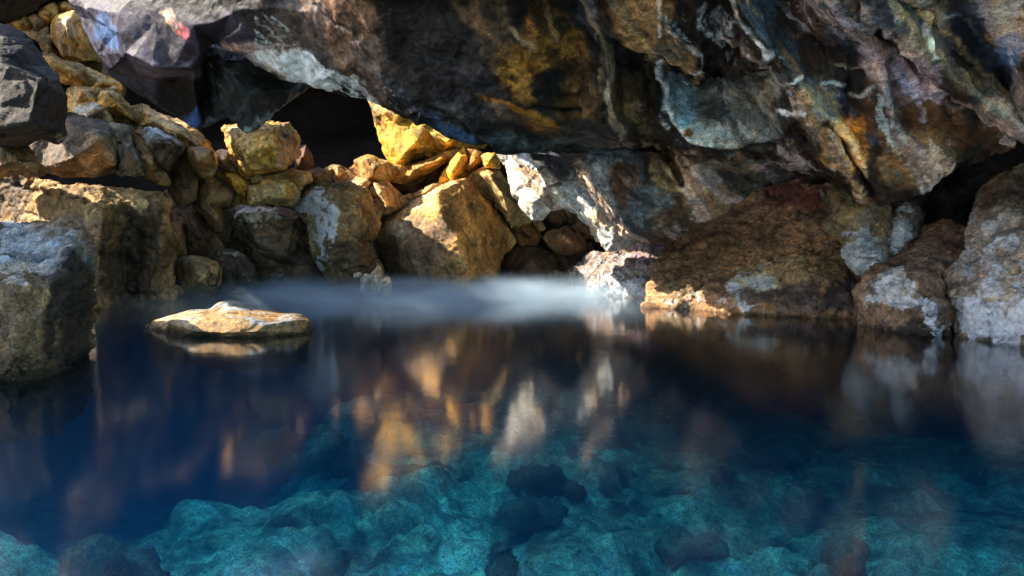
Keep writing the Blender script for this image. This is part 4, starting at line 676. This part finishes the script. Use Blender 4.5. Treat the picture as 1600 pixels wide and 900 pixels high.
sub = [('pale submerged slab under the left of the blue shallows', 3.55, [(405, 690), (430, 672), (500, 668), (530, 676), (525, 700), (560, 715), (620, 735), (600, 752), (520, 750), (440, 735)]),
       ('dark pointed submerged rock near the middle of the shallows', 2.75, [(796, 752), (812, 734), (838, 724), (868, 734), (884, 750), (862, 764), (820, 766)]),
       ('long dark submerged rock just below the pointed one in mid shallows', 2.55, [(776, 796), (800, 782), (840, 786), (876, 804), (884, 818), (840, 826), (792, 816)]),
       ('low rounded submerged rock in the bottom left corner', 1.95, [(90, 905), (110, 862), (160, 846), (215, 855), (250, 885), (260, 930), (100, 940)]),
       ('small dark submerged rock right of the pointed one', 2.7, [(878, 765), (890, 752), (910, 765), (912, 778), (884, 778)]),
       ('black submerged boulder at the bottom edge right of centre', 2.0, [(765, 900), (772, 862), (790, 850), (800, 880), (810, 930), (770, 930)]),
       ('broad dark submerged rock low in the right half', 2.2, [(1030, 860), (1060, 845), (1110, 842), (1130, 862), (1090, 872), (1040, 872)]),
       ('dark submerged rock in the lower right corner of the shallows', 2.1, [(1300, 870), (1320, 850), (1345, 860), (1350, 900), (1310, 910)]),
       ('dark submerged rock at the left of the bottom edge', 2.05, [(480, 900), (500, 870), (525, 868), (545, 895), (540, 920), (490, 920)]),
       ('angular dark submerged rock out towards the right bank', 3.4, [(1165, 720), (1200, 690), (1245, 700), (1230, 715), (1190, 728)]),
       ('small dark submerged rock above the broad one on the right', 2.8, [(1110, 745), (1135, 735), (1145, 748), (1125, 755)])]
for lab, Y_, pts in sub:
    cx = sum(p[0] for p in pts)/len(pts); cy = sum(p[1] for p in pts)/len(pts)
    dark = 'dark' in lab or 'black' in lab
    Y_ = 1.92*F/(max(b for a, b in pts)-HY)
    tag(shell('submerged_rock', Y_, [(a, b, .1) for a, b in pts], [(cx, cy-6, -.15)], thick=.5, L=.04, soft=1, chis=.09, cell=.28, mat=M_DEEP, col=(.32, .48, .38) if dark else (.36, .42, .36)), lab, 'submerged rock', 'rocks lying under the clear water')

# ================================================================== WATER
wm = bpy.data.materials.new('hot_spring_water'); wm.use_nodes = True; nt = wm.node_tree; nt.nodes.remove(nt.nodes['Principled BSDF'])
N = nt.nodes.new; Lk = nt.links.new; outn = nt.nodes['Material Output']
fr = N('ShaderNodeFresnel'); fr.inputs['IOR'].default_value = 1.55
gl = N('ShaderNodeBsdfGlossy'); gl.inputs['Roughness'].default_value = .095; gl.inputs['Color'].default_value = (.95, .97, 1, 1)
tr = N('ShaderNodeBsdfTransparent'); mx = N('ShaderNodeMixShader')
Lk(fr.outputs[0], mx.inputs[0]); Lk(tr.outputs[0], mx.inputs[1]); Lk(gl.outputs[0], mx.inputs[2]); Lk(mx.outputs[0], outn.inputs['Surface'])
g2 = N('ShaderNodeNewGeometry'); nz = N('ShaderNodeTexNoise'); nz.inputs['Scale'].default_value = 2.2; nz.inputs['Detail'].default_value = 3
Lk(g2.outputs['Position'], nz.inputs['Vector']); bp = N('ShaderNodeBump'); bp.inputs['Strength'].default_value = .12; bp.inputs['Distance'].default_value = .012
Lk(nz.outputs[0], bp.inputs['Height']); Lk(bp.outputs[0], gl.inputs['Normal']); 
ab = N('ShaderNodeVolumeAbsorption'); ab.inputs['Color'].default_value = (.0, .79, .92, 1); ab.inputs['Density'].default_value = .62
sc_ = N('ShaderNodeVolumeScatter'); sc_.inputs['Color'].default_value = (.0, .42, 1, 1); sc_.inputs['Density'].default_value = .15; sc_.inputs['Anisotropy'].default_value = .3
ad = N('ShaderNodeAddShader'); Lk(ab.outputs[0], ad.inputs[0]); Lk(sc_.outputs[0], ad.inputs[1]); Lk(ad.outputs[0], outn.inputs['Volume'])
X0, X1, Y0_, Y1, Z0 = -13.6, 12.6, -5.8, 20.8, -9
V = np.array([(x, y, z) for z in (Z0, 0.0) for y in (Y0_, Y1) for x in (X0, X1)], float)
Q = np.array([(0, 2, 3, 1), (4, 5, 7, 6), (0, 1, 5, 4), (2, 6, 7, 3), (0, 4, 6, 2), (1, 3, 7, 5)])
w_ = link_mesh('water', V, Q, wm, smooth=False); w_['kind'] = 'structure'

# ================================================================== MIST over the far water
mm = bpy.data.materials.new('steam'); mm.use_nodes = True; nt = mm.node_tree; nt.nodes.remove(nt.nodes['Principled BSDF'])
N = nt.nodes.new; Lk = nt.links.new
pv = N('ShaderNodeVolumePrincipled'); pv.inputs['Color'].default_value = (.60, .79, 1, 1); pv.inputs['Anisotropy'].default_value = .1
tc = N('ShaderNodeTexCoord'); ln = N('ShaderNodeVectorMath'); ln.operation = 'LENGTH'; Lk(tc.outputs['Object'], ln.inputs[0])
mr_ = N('ShaderNodeMapRange'); mr_.interpolation_type = 'SMOOTHSTEP'
for k, v in ((1, 1.0), (2, 0.0), (3, 0.0), (4, 2.1)): mr_.inputs[k].default_value = v
Lk(ln.outputs['Value'], mr_.inputs[0]); g3 = N('ShaderNodeNewGeometry'); n3 = N('ShaderNodeTexNoise'); n3.inputs['Scale'].default_value = .9; n3.inputs['Detail'].default_value = 3
st_ = N('ShaderNodeVectorMath'); st_.operation = 'MULTIPLY'; st_.inputs[1].default_value = (1, 1, 3.5); Lk(g3.outputs['Position'], st_.inputs[0]); Lk(st_.outputs[0], n3.inputs['Vector'])
m3 = N('ShaderNodeMapRange')
for k, v in ((1, .38), (2, .66), (3, .12), (4, 1.0)): m3.inputs[k].default_value = v
sq = N('ShaderNodeMath'); sq.operation = 'POWER'; sq.inputs[1].default_value = 1.9; Lk(mr_.outputs[0], sq.inputs[0]); Lk(n3.outputs[0], m3.inputs[0]); mu = N('ShaderNodeMath'); mu.operation = 'MULTIPLY'; Lk(sq.outputs[0], mu.inputs[0]); Lk(m3.outputs[0], mu.inputs[1]); Lk(mu.outputs[0], pv.inputs['Density'])
Lk(pv.outputs[0], nt.nodes['Material Output'].inputs['Volume'])
def ball(n=32, m=16):
    V, T = [], []
    for j in range(m+1):
        for i in range(n):
            t = math.pi*j/m; a = 2*math.pi*i/n; V.append((math.sin(t)*math.cos(a), math.sin(t)*math.sin(a), math.cos(t)))
    for j in range(m):
        for i in range(n):
            a, b = j*n+i, j*n+(i+1) % n; T.append((a, a+n, b+n)); T.append((a, b+n, b))
    return np.array(V, float), np.array(T)
st = link_mesh('steam', *ball(), mm); st.location = (-1.5, 13.4, .02); st.scale = (7.2, 5.6, .52); st['kind'] = 'stuff'
scene.cycles.volume_step_rate = 2.0
